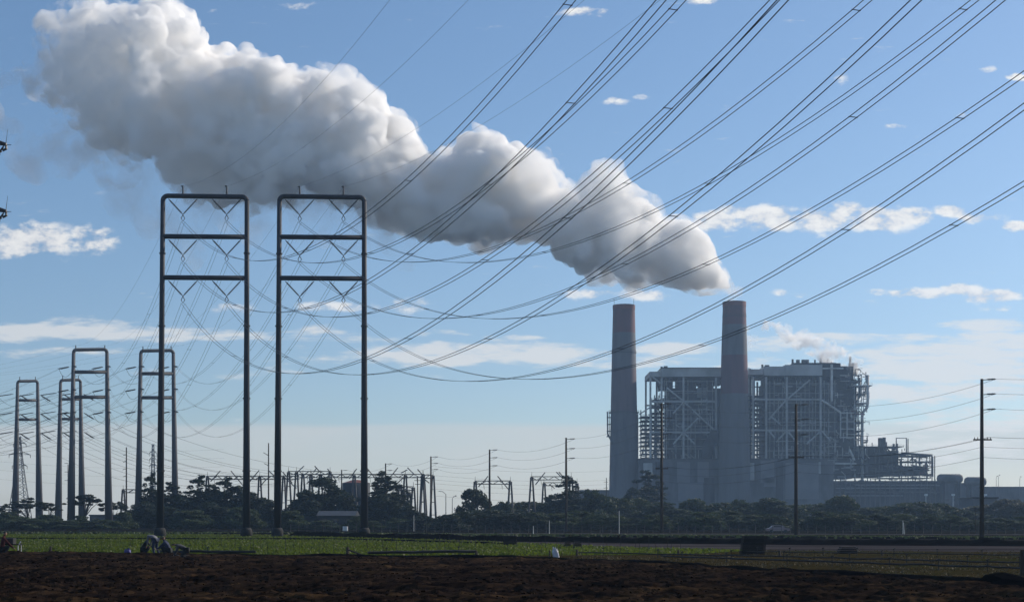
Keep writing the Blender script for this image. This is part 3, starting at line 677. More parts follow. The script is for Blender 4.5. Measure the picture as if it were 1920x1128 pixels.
for a in [('umbrella', 52, 932, 36, 395, 'thin open-limbed tree between the leftmost towers'), ('umbrella', 92, 940, 26, 400, 'smaller open-limbed tree left of the tallest far tower'), ('umbrella', 158, 924, 42, 392, 'open-limbed tree with flat crown between the legs of the tallest far tower'),
          ('umbrella', 213, 938, 28, 398, 'small open-limbed tree right of the tallest far tower'), ('umbrella', 5, 944, 34, 392, 'open-limbed tree cut by the left edge'),
          ('bush', 15, 958, 52, 372, 'dark bush at the left edge behind the field'), ('bush', 92, 964, 40, 374, 'dark bush between the two leftmost tower legs'), ('bush', 150, 965, 26, 376, 'dark bush just right of the tallest far tower left leg'), ('bush', 232, 958, 28, 378, 'dark bush before the plain frame'),
          ('bush', 55, 970, 56, 360, 'low dark bush on the field edge at far left'), ('bush', 125, 974, 56, 360, 'low dark bush under the second far tower'), ('bush', 190, 972, 56, 362, 'low dark bush between the tallest far tower legs'),
          ('conifer', 284, 884, 32, 395, 'pointed dark conifer just left of the near left tower leg'), ('conifer', 320, 902, 40, 398, 'dark conifer right of the near left tower leg'), ('broad', 345, 925, 36, 392, 'dark spreading cypress right of the near left tower leg'),
          ('conifer', 374, 889, 44, 396, 'dark layered conifer in the middle of the near left tower'), ('conifer', 400, 906, 40, 400, 'dark conifer between two layered conifers'), ('conifer', 424, 893, 46, 396, 'dark layered conifer left of the right leg of the near left tower'), ('broad', 268, 938, 34, 385, 'low dark cypress left of the near left tower leg'),
          ('broad', 476, 920, 40, 394, 'dark cypress between the near towers, left one'), ('broad', 508, 940, 34, 388, 'low dark cypress before the near right tower left leg'), ('broad', 400, 940, 48, 375, 'low dark cypress mass inside the near left tower'), ('broad', 315, 948, 46, 372, 'low dark cypress mass under the pointed conifer'),
          ('bush', 455, 950, 54, 362, 'dark bush at the foot of the near left tower right leg'), ('bush', 360, 954, 54, 360, 'dark bush at the field edge inside the near left tower'),
          ('broad', 445, 908, 42, 398, 'dark tall cypress behind the near left tower right leg'), ('broad', 300, 922, 50, 402, 'dark broad cypress behind the pointed conifer'), ('broad', 385, 918, 60, 404, 'dark wide cypress behind the layered conifers'), ('broad', 490, 930, 40, 402, 'dark cypress right of the near left tower right leg'), ('broad', 608, 892, 62, 392, 'big broad cypress inside the near right tower'), ('broad', 575, 915, 34, 385, 'smaller cypress leaning left of the big broad one'), ('broad', 650, 925, 28, 388, 'smaller cypress right of the big broad one'), ('bush', 548, 955, 36, 340, 'small bush between the right tower leg and low sheds'), ('bush', 608, 974, 40, 338, 'low bush in front of the control shed'), ('bush', 668, 966, 28, 336, 'low bush between the control shed and the right tower leg'), ('broad', 690, 935, 34, 384, 'low dark cypress just behind the right tower leg'), ('broad', 570, 930, 44, 390, 'dark cypress behind the low sheds'),
          ('conifer', 716, 880, 46, 398, 'tall layered conifer right of the near right tower'), ('conifer', 742, 900, 44, 394, 'lower layered conifer right of the tall one'), ('broad', 722, 925, 44, 385, 'dark cypress mass below the tall layered conifer'), ('broad', 768, 945, 30, 380, 'low cypress at the right foot of the layered conifers'),
          ('bush', 745, 970, 34, 345, 'low bush beside the near right tower foot'), ('bush', 700, 975, 26, 340, 'low bush behind the near right tower foot'),
          ('round', 888, 913, 38, 372, 'large dense round dark tree right of the substation'), ('conifer', 1064, 890, 42, 430, 'ragged dark conifer behind the fourth pole'), ('broad', 1035, 925, 28, 435, 'small cypress left of the ragged conifer')]:
    tree(*a, g1)
M_leafh = M_leaf2
tree('conifer', 1215, 880, 56, 560, 'hazy cypress at the foot between the two chimneys', g1, 1)
tree('broad', 1186, 912, 30, 540, 'smaller hazy cypress at the foot of the left chimney', g1, 2)
g2 = 'tree belt before the power plant'; k = 0
ordn = ['first', 'second', 'third', 'fourth', 'fifth', 'sixth', 'seventh', 'eighth', 'ninth', 'tenth', 'eleventh', 'twelfth', 'thirteenth', 'fourteenth', 'fifteenth', 'sixteenth', 'seventeenth', 'eighteenth', 'nineteenth', 'twentieth',
        'twenty-first', 'twenty-second', 'twenty-third', 'twenty-fourth', 'twenty-fifth', 'twenty-sixth', 'twenty-seventh', 'twenty-eighth', 'twenty-ninth', 'thirtieth']
back = [(940, 938), (985, 936), (1020, 940), (1072, 932), (1110, 925), (1150, 930), (1200, 938), (1250, 936), (1300, 934), (1345, 936), (1395, 940), (1440, 936), (1480, 945), (1530, 946), (1575, 934), (1620, 946), (1660, 950), (1705, 946), (1760, 948), (1800, 952), (1850, 944), (1885, 940), (1925, 946), (1962, 942)]
for i, (x, y) in enumerate(back):
    tree(('bush', 'broad', 'bush', 'round')[i * 7 % 4], x + rnd.uniform(-9, 9), y + rnd.uniform(-9, 4), rnd.uniform(46, 66), 440 + rnd.uniform(-12, 14), f'grey-green tree, {ordn[i]} from the left in the back row before the plant', g2, m=M_leaf3 if i > 19 else M_leafb)
front = [(800, 966), (835, 958), (870, 960), (910, 955), (955, 958), (1000, 962), (1045, 958), (1090, 962), (1135, 960), (1180, 964), (1225, 962), (1270, 965), (1315, 958), (1360, 955), (1405, 962), (1450, 958), (1500, 966), (1545, 962), (1590, 958), (1640, 962), (1690, 966), (1740, 962), (1785, 966), (1830, 972), (1875, 966), (1920, 968), (1960, 965)]
for i, (x, y) in enumerate(front):
    tree(('bush', 'bush', 'broad', 'bush', 'round')[i * 3 % 5], x + rnd.uniform(-6, 6), y + rnd.uniform(-7, 6), rnd.uniform(44, 64), 330 + rnd.uniform(-10, 12), f'low bushy tree, {ordn[i]} from the left in the front row beside the road', g2, m=M_leaf1 if x < 1000 else (M_leafb if i % 2 else M_leaf2))
# ------------------------------------------------------------------ power plant, about a kilometre away
DP = 1000.0
def W_(px, py, dy=0.0):                                   # point of the plant's front plane, pushed back dy metres
    p = P(px, py, DP); return Vector((p.x, DP + dy, max(p.z, 0)))
def pbox(mb, x0, y0, x1, y1, d0, d1): return mb.box(W_(x0, y0, d0), W_(x1, y1, d1))
def chimney_mat(name, bands, H):
    m = bpy.data.materials.new(name); m.use_nodes = True; n = NT(m.node_tree); n.t.nodes.clear()
    out = n.n('ShaderNodeOutputMaterial'); pr = n.n('ShaderNodeBsdfPrincipled'); pr.inputs['Roughness'].default_value = .85
    tc = n.n('ShaderNodeTexCoord'); sp = n.n('ShaderNodeSeparateXYZ'); n.set(sp.inputs[0], tc.outputs['Object'])
    mp = n.n('ShaderNodeMapping'); n.set(mp.inputs[0], tc.outputs['Object']); mp.inputs[3].default_value = (1, 1, .12)
    nz = n.noise(mp.outputs[0], .22, 6, .65); nf = n.noise(tc.outputs['Object'], .05, 4)
    col = (.12, .12, .125, 1); last = col
    for z0, z1, c in bands:
        f = n.m('MULTIPLY', n.rng(n.m('ADD', sp.outputs[2], n.m('MULTIPLY', nz, .8)), z0, z0 + .7, smooth=False), n.rng(n.m('ADD', sp.outputs[2], n.m('MULTIPLY', nz, .8)), z1 + .7, z1, smooth=False))
        last = n.mix(f, last, (*c, 1))
    dirt = n.mix(n.rng(nz, .35, .75), last, (.045, .043, .05, 1)); mixn = n.n('ShaderNodeMix', data_type='RGBA'); mixn.inputs[0].default_value = .55
    n.set(mixn.inputs[6], last); n.set(mixn.inputs[7], dirt); n.set(pr.inputs['Base Color'], mixn.outputs[2]); n.t.links.new(pr.outputs[0], out.inputs[0]); return m
def zpy(py): return EYE + (HOR - py) * DP / F
M_ch1 = chimney_mat('banded_chimney_concrete_a', [(zpy(622), zpy(560), (.145, .062, .066)), (zpy(770), zpy(690), (.13, .085, .09))], 150)
M_ch2 = chimney_mat('banded_chimney_concrete_b', [(zpy(615), zpy(560), (.14, .06, .064)), (zpy(742), zpy(671), (.13, .056, .064))], 150)
def chimney(px, top, w0, w1, wb, m, dy, label):
    c = W_(px, HOR, dy); c.z = 0; e = empty('chimney', c, label, 'chimney', 'power plant chimneys'); s = DP / F; r = []
    pts = [(0, wb), (zpy(900), w1 * 1.04), (zpy(770), w1 * .94), (zpy(660), (w0 + w1 * .94) / 2), (zpy(top) * (DP + dy) / DP, w0)]
    mb = MB(); n = 40; zs = [p[0] for p in pts]; 
    mb.path([c + Vector((0, 0, z)) for z in zs], [p[1] * s / 2 for p in pts], n, caps=False)
    mb.build('shaft', m, e, True)
    tz = zpy(top) * (DP + dy) / DP; mb = MB(); mb.path([c + Vector((0, 0, tz - 3)), c + Vector((0, 0, tz + .25)), c + Vector((0, 0, tz + .25)), c + Vector((0, 0, tz - 4))], [w0 * s / 2 + .25, w0 * s / 2 + .25, w0 * s / 2 - .9, w0 * s / 2 - .9], n, caps=False)
    mb.build('rim', M_redpipe, e)
    mb = MB(); mb.path([c + Vector((0, 0, tz - 4)), c + Vector((0, 0, tz - 3.9))], [w0 * s / 2 - .8, w0 * s / 2 - .8], 24); mb.build('flue_opening', M_ins, e)
    return e, c
def ring(e, c, z, r, w=1.6):
    mb = MB(); mb.path([c + Vector((0, 0, z)), c + Vector((0, 0, z + .35))], [r + w, r + w], 28, caps=True)
    for k in range(24):
        a = 2 * PI * k / 24; p = c + Vector(((r + w - .1) * math.cos(a), (r + w - .1) * math.sin(a), z)); mb.tube(p, p + Vector((0, 0, 1.6)), .07, n=4)
    mb.path([c + Vector(((r + w - .1) * math.cos(2 * PI * k / 24), (r + w - .1) * math.sin(2 * PI * k / 24), z + 1.6)) for k in range(25)], .07, 4)
    mb.build('platform', M_floor, e)
e, c = chimney(1171.5, 573, 41, 53, 57, M_ch1, 8, 'left tall tapered chimney with faded red bands and a ring platform')
ring(e, c, zpy(772), 9.4); ring(e, c, zpy(660), 8.4, .5)
for k in range(9):
    x = 1147 - k % 3 * 3.2; MB().tube(W_(x, 768 + k * 2, 8), W_(x, 822 - k * 3, 8), .25).build('pipe', M_pipe, e)
for y in (780, 793, 806, 816): pbox(MB(), 1139, y, 1147, y + 1.4, 6, 10).build('landing', M_floor, e)
MB().path([W_(1147.6, 830, 0), W_(1140, 812, 4), W_(1140, 770, 6)], .5, 6).build('pipe', M_pipe, e)
for k in (-1, 1):
    a = c + Vector((k * 7.9, -1, zpy(700) - 6)); MB().tube(a + Vector((0, 0, -50)), a + Vector((k * -.9, 0, 60)), .14, n=4).build('ladder', M_floor, e)
e, c = chimney(1371, 567, 42, 56, 60, M_ch2, -14, 'right tall tapered chimney with faded red bands, steam rising from its top')
ring(e, c, zpy(600), 8.0, .4)

def fframe(e, xs, ys, d0, d1, wcol=1.3, wbeam=1.1, m=M_frame, top=706.3):
    """columns at xs, beams at ys (front and back), real depth"""
    for x in xs:
        for d in (d0, d1):
            pbox(MB(), x - wcol / 2 / .379, top, x + wcol / 2 / .379, HOR + 2, d - wcol / 2, d + wcol / 2).build('column', m, e)
    for y in ys:
        for d in (d0, d1): pbox(MB(), xs[0] - 1, y - wbeam / .76, xs[-1] + 1, y + wbeam / .76, d - .45, d + .45).build('beam', m, e)
def brace(e, x0, y0, x1, y1, d, r=.5, m=M_frame): MB().tube(W_(x0, y0, d), W_(x1, y1, d), r, n=6).build('brace', m, e)
def stair_tower(e, x0, x1, y0, y1, n, d0, d1, seed, dens=1.0):
    r = random.Random(seed)
    for i in range(n):
        y = y0 + (y1 - y0) * i / (n - 1); xa = x0 + r.uniform(0, 3); mb = MB(); pbox(mb, xa, y, x1, y + .9, d0, d1)
        rail = y - 3.0; mb.bar(W_(xa, rail, d0), W_(x1, rail, d0), .14); mb.bar(W_(xa, rail + 1.4, d0), W_(x1, rail + 1.4, d0), .1)
        k = max(3, int((x1 - xa) / 5))
        for j in range(k + 1): mb.bar(W_(xa + (x1 - xa) * j / k, rail, d0), W_(xa + (x1 - xa) * j / k, y, d0), .12)
        mb.build('platform', M_floor, e)
        if i < n - 1:
            yn = y0 + (y1 - y0) * (i + 1) / (n - 1); q = x0 + (x1 - x0) * r.uniform(.15, .5); w = (x1 - x0) * .35
            if i % 2: MB().bar(W_(q, y, d0 + 2), W_(q + w, yn, d0 + 2), .7).build('stair_flight', M_floor, e)
            else: MB().bar(W_(q + w, y, d0 + 2), W_(q, yn, d0 + 2), .7).build('stair_flight', M_floor, e)
def clutter(e, x0, x1, y0, y1, n, d0, d1, seed, rr=(.15, .55), m=M_pipe, name='pipe'):
    r = random.Random(seed)
    for i in range(n):
        x, y, d = r.uniform(x0, x1), r.uniform(y0, y1), r.uniform(d0, d1); p = [W_(x, y, d)]; R = r.uniform(*rr)
        for k in range(r.randint(1, 4)):
            q = r.random(); L = r.uniform(3, 13)
            if q < .4: x = min(max(x + r.choice((-1, 1)) * L, x0), x1)
            elif q < .85: y = min(max(y + r.choice((-1, 1)) * L, y0), y1)
            else: x = min(max(x + L * .6, x0), x1); y = min(max(y + L * .6, y0), y1)
            nw = W_(x, y, d)
            if (nw - p[-1]).length > .5: p.append(nw)
        if len(p) > 1: MB().path(p, R, 5).build(name, m, e)

# first boiler house (left)
B1 = empty('boiler_house', Vector((W_(1285, HOR).x, DP, 0)), 'left steel-framed boiler house standing between the two chimneys', 'boiler house', 'boiler houses')
fframe(B1, [1219.5, 1240.5, 1281.5, 1342.5], [752.5, 810], 0, 34)
pbox(MB(), 1217.8, 696.5, 1239, 706, -1.2, 36).build('roof_girder', M_frame, B1)
pbox(MB(), 1239.4, 690.5, 1362, 706, -1.6, 36).build('roof_girder', M_frame, B1)
pbox(MB(), 1239, 689.2, 1363, 690.3, -2.4, 37).build('roof_edge', M_floor, B1)
for (a) in [(1223, 706, 1240, 720), (1250, 727, 1280, 751), (1283, 754, 1341, 808), (1283, 812, 1302, 832), (1280, 812, 1262, 832), (1341, 812, 1320, 832), (1309, 783, 1284, 808), (1283, 752, 1262, 775)]: brace(B1, a[0], a[1], a[2], a[3], -.9, .62)
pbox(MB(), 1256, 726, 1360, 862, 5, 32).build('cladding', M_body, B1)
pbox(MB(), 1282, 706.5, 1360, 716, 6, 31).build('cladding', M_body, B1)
for (xa, xb) in ((1241, 1244.5), (1247, 1249.5), (1252, 1254.5), (1257, 1264), (1274, 1284), (1292, 1308), (1318, 1327), (1334, 1341)): pbox(MB(), xa, 706, xb, 727, 8, 28).build('duct', M_body, B1)
for k in range(9): MB().tube(W_(1309 + k * 2.2, 725, 4), W_(1309 + k * 2.2, 744, 4), .28).build('pipe', M_frame, B1)
for y in (716, 735, 765, 775, 783, 797, 820, 835, 848): pbox(MB(), 1258 + (y * 7 % 19), y, 1338 - (y * 5 % 23), y + .9, 2.5, 5.2).build('walkway', M_frame if y % 2 else M_floor, B1)
for x in (1268, 1296, 1304, 1333): pbox(MB(), x, 755 + (x % 7) * 6, x + 1.2, 860, 3, 4.8).build('duct', M_frame, B1)
stair_tower(B1, 1202, 1254, 779, 857, 11, 2, 26, 4)
stair_tower(B1, 1222, 1252, 748, 772, 3, 2, 26, 6)
for x in (1202, 1228, 1236, 1248): 
    for d in (2, 26): pbox(MB(), x - .9, 768 if x < 1210 else 740, x + .9, HOR, d - .4, d + .4).build('column', M_floor, B1)
for i, x in enumerate((1202, 1212, 1222, 1232)): brace(B1, x, 857 - (i % 2) * 40, x + 12, 857 - ((i + 1) % 2) * 40, 1.2, .3, M_floor)
clutter(B1, 1238, 1256, 712, 770, 16, 3, 26, 21, (.2, .5)); clutter(B1, 1204, 1254, 780, 858, 34, 4, 24, 22, (.2, .5)); clutter(B1, 1258, 1338, 745, 860, 50, .6, 4, 23, (.15, .4), M_frame, 'facade_pipe')
brace(B1, 1199, 776, 1219, 763, 2, .4)
for x, h in ((1244.5, 7), (1250.5, 8), (1253.8, 8), (1298, 4), (1267, 3), (1334, 3)): MB().tube(W_(x, 690, 14), W_(x, 690 - h, 14), .9 if h > 5 else .4, n=8).build('vent', M_pipe, B1)
# lower halls
B1L = empty('turbine_hall', Vector((W_(1270, HOR).x, DP - 6, 0)), 'low windowless hall at the foot of the left boiler house', 'industrial building', 'plant halls')
pbox(MB(), 1196, 861, 1349, HOR, -5, 40).build('wall', M_lowb, B1L); pbox(MB(), 1195, 859.6, 1350, 861, -5.6, 41).build('roof', M_floor, B1L)
for (xa, xb, ya, yb) in ((1268, 1292, 866, 904), (1306, 1327, 866, 904)): pbox(MB(), xa, ya, xb, yb, -5.25, -4.9).build('wall_panel', M_panel, B1L)
pbox(MB(), 1318, 895, 1338, HOR, -5.3, -4.9).build('recess_door', M_body, B1L); pbox(MB(), 1270, 905, 1316, 938, -5.3, -4.9).build('wall_panel', M_panel, B1L); pbox(MB(), 1205, 868, 1222, 900, -5.3, -4.9).build('wall_panel', M_frame, B1L)
pbox(MB(), 1228, 866, 1236, 920, -6, -4.9).build('duct', M_body, B1L)
for E_, xs_ in ((B1, (1246, 1250, 1261, 1275, 1290, 1299, 1317, 1326, 1336)), (B2, (1444, 1452, 1468, 1483, 1494, 1510, 1518, 1530, 1549))) if 0 else ((B1, (1246, 1250, 1261, 1275, 1290, 1299, 1317, 1326, 1336)),):
    for x in xs_: pbox(MB(), x, 712, x + .9, 860, 1.6, 2.3).build('scaffold_post', M_floor if x % 2 else M_frame, E_)
    for y in range(714, 858, 9): pbox(MB(), xs_[0] - 4, y, xs_[-1] + 4, y + .8, 1.0, 1.5).build('scaffold_ledger', M_floor if y % 2 else M_frame, E_)
# round inlet duct beside the right chimney
MB().path([W_(1352, 822, -7), W_(1340, 818, -2), W_(1328, 836, 0), W_(1324, 860, 0)], [5.2, 5.2, 4.2, 3.8], 14).build('flue_duct', M_body, B1, True)

# second boiler house (right)
B2 = empty('boiler_house', Vector((W_(1510, HOR).x, DP, 0)), 'right steel-framed boiler house with roof vents and tangled pipework', 'boiler house', 'boiler houses')
fframe(B2, [1412, 1436.5, 1475, 1538.5], [748.5, 806], 0, 36)
pbox(MB(), 1405, 692, 1431, 702, -1, 37).build('roof_girder', M_frame, B2)
pbox(MB(), 1431.3, 687, 1471, 704, -1.6, 37).build('roof_girder', M_frame, B2)
pbox(MB(), 1471.3, 684, 1541, 704, -1.6, 37).build('roof_girder', M_frame, B2)
pbox(MB(), 1490, 678.5, 1570, 684, 4, 34).build('penthouse', M_body, B2); pbox(MB(), 1541.3, 680, 1577, 706, 1.4, 36).build('penthouse', M_body, B2)
pbox(MB(), 1578, 684.5, 1604, 712, 6, 30).build('penthouse', M_body, B2); pbox(MB(), 1601, 676, 1616.5, 700, 14, 16).build('screen_wall', M_floor, B2)
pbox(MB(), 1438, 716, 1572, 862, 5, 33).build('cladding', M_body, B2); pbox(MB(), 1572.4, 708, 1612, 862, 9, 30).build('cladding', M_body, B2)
for k, x in enumerate(range(1440, 1572, 7)): 
    if k % 3 != 1 or x > 1545: pbox(MB(), x, 704, x + 4.5 + (k % 2), 717, 8, 30).build('duct', M_body, B2)
for k in range(7): pbox(MB(), 1396 + k * 3.4, 688 if 1 < k < 6 else 697, 1398 + k * 3.4, 860, 6 + k % 3 * 3, 8 + k % 3 * 3).build('duct', M_frame if k % 2 else M_floor, B2)
for (a) in [(1477, 747, 1518, 712), (1473, 750, 1441, 786), (1444, 780, 1462, 795), (1478, 810, 1496, 832), (1472, 810, 1455, 828), (1536, 810, 1512, 832), (1541, 808, 1556, 826), (1441, 808, 1452, 820)]: brace(B2, a[0], a[1], a[2], a[3], -.9, .6)
stair_tower(B2, 1398, 1437, 740, 858, 15, 2, 24, 9)
clutter(B2, 1397, 1438, 700, 858, 26, 1, 24, 31, (.25, .6))
for y in (722, 731, 742, 760, 772, 783, 795, 818, 829, 841, 852): pbox(MB(), 1442 + (y * 7 % 31), y, 1566 - (y * 5 % 37), y + .9, 2.5, 5.2).build('walkway', M_frame if y % 3 == 0 else M_floor, B2)
for x in (1461, 1503, 1525, 1547, 1555): pbox(MB(), x, 712 + (x % 7) * 5, x + 1.3, 860, 2.8, 4.8).build('duct', M_frame, B2)
pbox(MB(), 1561, 862, 1600, 896.4, 4, 30).build('cladding', M_body, B2); pbox(MB(), 1557, 683, 1560.5, 752, -2, .6).build('duct', M_frame2, B2); pbox(MB(), 1541, 690, 1580, 692, -2.6, -2.1).build('beam', M_frame2, B2)
for y in (774, 790, 804, 820): pbox(MB(), 1576, y - .7, 1599, y + .8, -3, -2).build('beam', M_frame2, B2)
for x in (1574.5, 1586.5): pbox(MB(), x - .8, 772, x + .8, 822, -3.2, -2).build('column', M_frame2, B2)
brace(B2, 1540, 750, 1575, 773, -1.5, .8, M_frame2); brace(B2, 1591, 842, 1600, 863, -3, .8, M_frame2); pbox(MB(), 1564, 867.5, 1604, 870, -3, -2).build('beam', M_frame2, B2)
for x in (1444, 1452, 1468, 1483, 1494, 1510, 1518, 1530, 1549, 1566): pbox(MB(), x, 712, x + .9, 860, 1.6, 2.3).build('scaffold_post', M_floor if x % 2 else M_frame, B2)
for y in range(718, 858, 9): pbox(MB(), 1440, y, 1570, y + .8, 1.0, 1.5).build('scaffold_ledger', M_floor if y % 2 else M_frame, B2)
# right-hand pipe rack
for (xa, xb, y) in ((1598, 1637, 721), (1604, 1630, 753.5), (1596, 1619, 774), (1600, 1622, 806), (1604, 1626, 737), (1596, 1618, 712), (1598, 1624, 790)):
    mb = MB(); pbox(mb, xa, y, xb, y + 1.4, 2, 18)
    for j in range(6): mb.bar(W_(xa + (xb - xa) * j / 5, y, 2), W_(xa + (xb - xa) * j / 5, y - 3.4, 2), .14)
    mb.bar(W_(xa, y - 3.4, 2), W_(xb, y - 3.4, 2), .14); mb.build('platform', M_frame2 if xb > 1628 else M_floor, B2)
for x in (1604, 1612, 1617.5, 1621, 1627.5): pbox(MB(), x - .5, 700 if x < 1620 else 719, x + .5, 772 if x > 1612 else 860, 3, 4).build('column', M_frame, B2)
MB().path([W_(1629, 702, 3), W_(1629, 755, 3), W_(1627, 764, 3), W_(1620, 772, 3), W_(1618.6, 780, 3), W_(1618.6, 962, 3)], 1.05, 10).build('downcomer_pipe', M_frame, B2, True)
MB().path([W_(1616, 706, 6), W_(1616, 740, 6), W_(1606, 762, 6), W_(1606, 800, 6)], .8, 8).build('downcomer_pipe', M_pipe, B2, True)
clutter(B2, 1572, 1632, 690, 772, 74, 0, 16, 41, (.15, .45), M_pipe, 'small_pipe'); clutter(B2, 1572, 1622, 772, 862, 50, -3, 8, 42, (.15, .45), M_pipe); clutter(B2, 1564, 1628, 700, 862, 46, -3.5, -1, 46, (.14, .3), M_frame2, 'pale_pipe')
clutter(B2, 1442, 1570, 715, 860, 60, .4, 4, 43, (.15, .4), M_frame, 'facade_pipe'); clutter(B2, 1536, 1604, 818, 900, 40, -5, 0, 44, (.2, .4), M_frame, 'bent_pipe'); clutter(B2, 1594, 1624, 764, 778, 6, -2, 4, 45, (.3, .5), M_redpipe)  # all three clutter calls draw randomly bent pipe runs
for x, h, r in ((1436, 9, .8), (1443, 8, 1.1), (1446.5, 8, 1.1), (1493.5, 10, .8), (1503.5, 9, 1.4), (1514, 9, 1.5), (1521, 9, 1.4), (1536, 9, .6), (1547, 12, .9), (1560, 11, .7), (1568, 5, .5), (1603, 12, .8)):
    y = 688 if x < 1470 else (679 if x < 1575 else 676); MB().tube(W_(x, y, 14), W_(x, y - h, 14), r, n=8).build('vent', M_pipe, B2)
B2L = empty('turbine_hall', Vector((W_(1470, HOR).x, DP - 6, 0)), 'low hall with pale panels at the foot of the right boiler house', 'industrial building', 'plant halls')
pbox(MB(), 1396, 861, 1560, HOR, -5, 40).build('wall', M_lowb, B2L); pbox(MB(), 1395, 859.6, 1561, 861, -5.6, 41).build('roof', M_floor, B2L)
for (xa, xb, ya, yb, mm) in ((1424, 1449, 864, 905, M_panel), (1404, 1412, 868, 900, M_frame), (1470, 1532, 868, 935, M_panel), (1430, 1452, 896, 912, M_panel), (1532, 1536, 866, 888, M_frame), (1452, 1466, 866, HOR, M_body)):
    pbox(MB(), xa, ya, xb, yb, -5.3, -4.9).build('wall_panel', mm, B2L)
# gas turbine section stepping down to the right
B3 = empty('process_unit', Vector((W_(1660, HOR).x, DP, 0)), 'low cluttered process unit with pipe racks stepping down right of the boiler houses', 'process unit')
pbox(MB(), 1561, 901, 1768, HOR, -3, 46).build('wall', M_body, B3)
for y, x0, x1 in ((903, 1562, 1700), (908, 1600, 1764), (914, 1564, 1740), (921, 1580, 1766), (928, 1562, 1690)): pbox(MB(), x0, y, x1, y + 1.5, -4.6, -3.6).build('header_pipe', M_pipe if y % 2 else M_panel, B3)
for k in range(22): pbox(MB(), 1563 + k * 9.3, 898 + (k * 5) % 4, 1564.3 + k * 9.3, HOR, -4.9, -4.0).build('rack_post', M_floor, B3)
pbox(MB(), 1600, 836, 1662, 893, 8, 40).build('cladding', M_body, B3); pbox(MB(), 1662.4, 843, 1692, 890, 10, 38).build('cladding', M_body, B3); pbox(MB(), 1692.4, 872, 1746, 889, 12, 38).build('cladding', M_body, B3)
for (x0, x1, y) in ((1602, 1694, 836), (1640, 1710, 850), (1690, 1748, 853.5), (1694, 1748, 864), (1694, 1744, 876), (1620, 1748, 888), (1600, 1660, 868), (1650, 1745, 895)):
    mb = MB(); pbox(mb, x0, y, x1, y + 1.3, -1, 22); mb.bar(W_(x0, y - 2.6, -1), W_(x1, y - 2.6, -1), .16)
    for j in range(9): mb.bar(W_(x0 + (x1 - x0) * j / 8, y, -1), W_(x0 + (x1 - x0) * j / 8, y - 2.6, -1), .13)
    mb.build('pipe_rack', M_floor, B3)
for x in (1602, 1626, 1648, 1672, 1690, 1702, 1711, 1724, 1737, 1747, 1752): pbox(MB(), x - .6, 838 if x < 1690 else (822 if x == 1702 else 854), x + .6, HOR, -1.2, -.2).build('column', M_pipe, B3)
for (x0, x1, y) in ((1682, 1701, 820.5),): MB().path([W_(x0, 845, 2), W_(x0, y, 2), W_(x1, y, 2), W_(x1, 850, 2)], .45, 6).build('pipe_frame', M_pipe, B3)
MB().path([W_(1690, 849, 0), W_(1747, 853, 0), W_(1748, 858, 0), W_(1748, 893, 0)], .8, 8).build('pipe_frame', M_pipe, B3, True)
for x, y, r in ((1660.5, 818, 1.3), (1664, 818, 1.3), (1669, 817, 1.2), (1672, 826, 1.0), (1687, 829, .8), (1693, 829, .9), (1708, 838, .3), (1646, 827, .3)): MB().tube(W_(x, 842, 16), W_(x, y, 16), r, n=9).build('vent', M_pipe, B3)
clutter(B3, 1602, 1692, 838, 896, 50, -2, 8, 51, (.2, .6)); clutter(B3, 1692, 1750, 852, 896, 44, -2, 12, 52, (.2, .55)); clutter(B3, 1562, 1765, 897, 925, 60, -4.5, -3.4, 53, (.15, .4), M_pipe)
clutter(B3, 1600, 1632, 812, 838, 18, 2, 14, 54, (.2, .5)); clutter(B3, 1700, 1748, 866, 890, 9, -2, 2, 55, (.3, .5), M_redpipe)
for x in (1742, 1790): pass
def simple_building(label, x0, x1, y, d, depth, mw, mr, n=4, cat_='industrial building', gable=False, panels=()):
    p0, p1 = P(x0, y, d), P(x1, y, d); e = empty('industrial_building', Vector(((p0.x + p1.x) / 2, d, 0)), label, cat_)
    MB().box((p0.x, d, -.3), (p1.x, d + depth, p0.z)).build('wall', mw, e)
    mb = MB()
    if gable:
        o = p0.z + .01; h = gable; mb.v = [(p0.x - .4, d - .5, o), (p1.x + .4, d - .5, o), (p1.x + .4, d + depth + .5, o), (p0.x - .4, d + depth + .5, o), (p0.x - .4, d + depth / 2, o + h), (p1.x + .4, d + depth / 2, o + h)]
        mb.f = [(0, 1, 5, 4), (2, 3, 4, 5), (0, 4, 3), (1, 2, 5), (0, 3, 2, 1)]
    else: mb.box((p0.x - .35, d - .35, p0.z + .003), (p1.x + .35, d + depth + .35, p0.z + .5))
    mb.build('roof', mr, e)
    for i in range(n):
        x = p0.x + (p1.x - p0.x) * (i + .5) / n; w = min(1.4, (p1.x - p0.x) / n * .25); h = p0.z * .55; MB().box((x - w, d - .06, h), (x + w, d + .02, h + min(1.6, p0.z * .22))).build('window', M_glass, e)
    return e
simple_building('long low grey building at the right edge behind the trees', 1845, 2010, 913, 990, 60, M_lowb, M_tin, 7)
simple_building('low grey building left of the left chimney', 1084, 1143, 919, 1010, 30, M_lowb, M_floor, 3)
simple_building('low wide plant building right of the process unit', 1768, 1846, 906, 1000, 30, M_lowb, M_floor, 5)
simple_building('small pale flat-roofed building among the trees beside the nearest pole', 1825, 1870, 934, 470, 14, M_panel, M_tin, 0)
simple_building('low sheds seen in the gap under the conifers at left', 168, 262, 966, 620, 20, M_shed, M_tin, 5)
simple_building('low grey substation control shed behind the near right tower', 596, 664, 966, 350, 9, M_shed, M_tin, 3, gable=1.2)
simple_building('small grey shed left of the control shed', 552, 592, 972, 352, 8, M_shed, M_tin, 2)
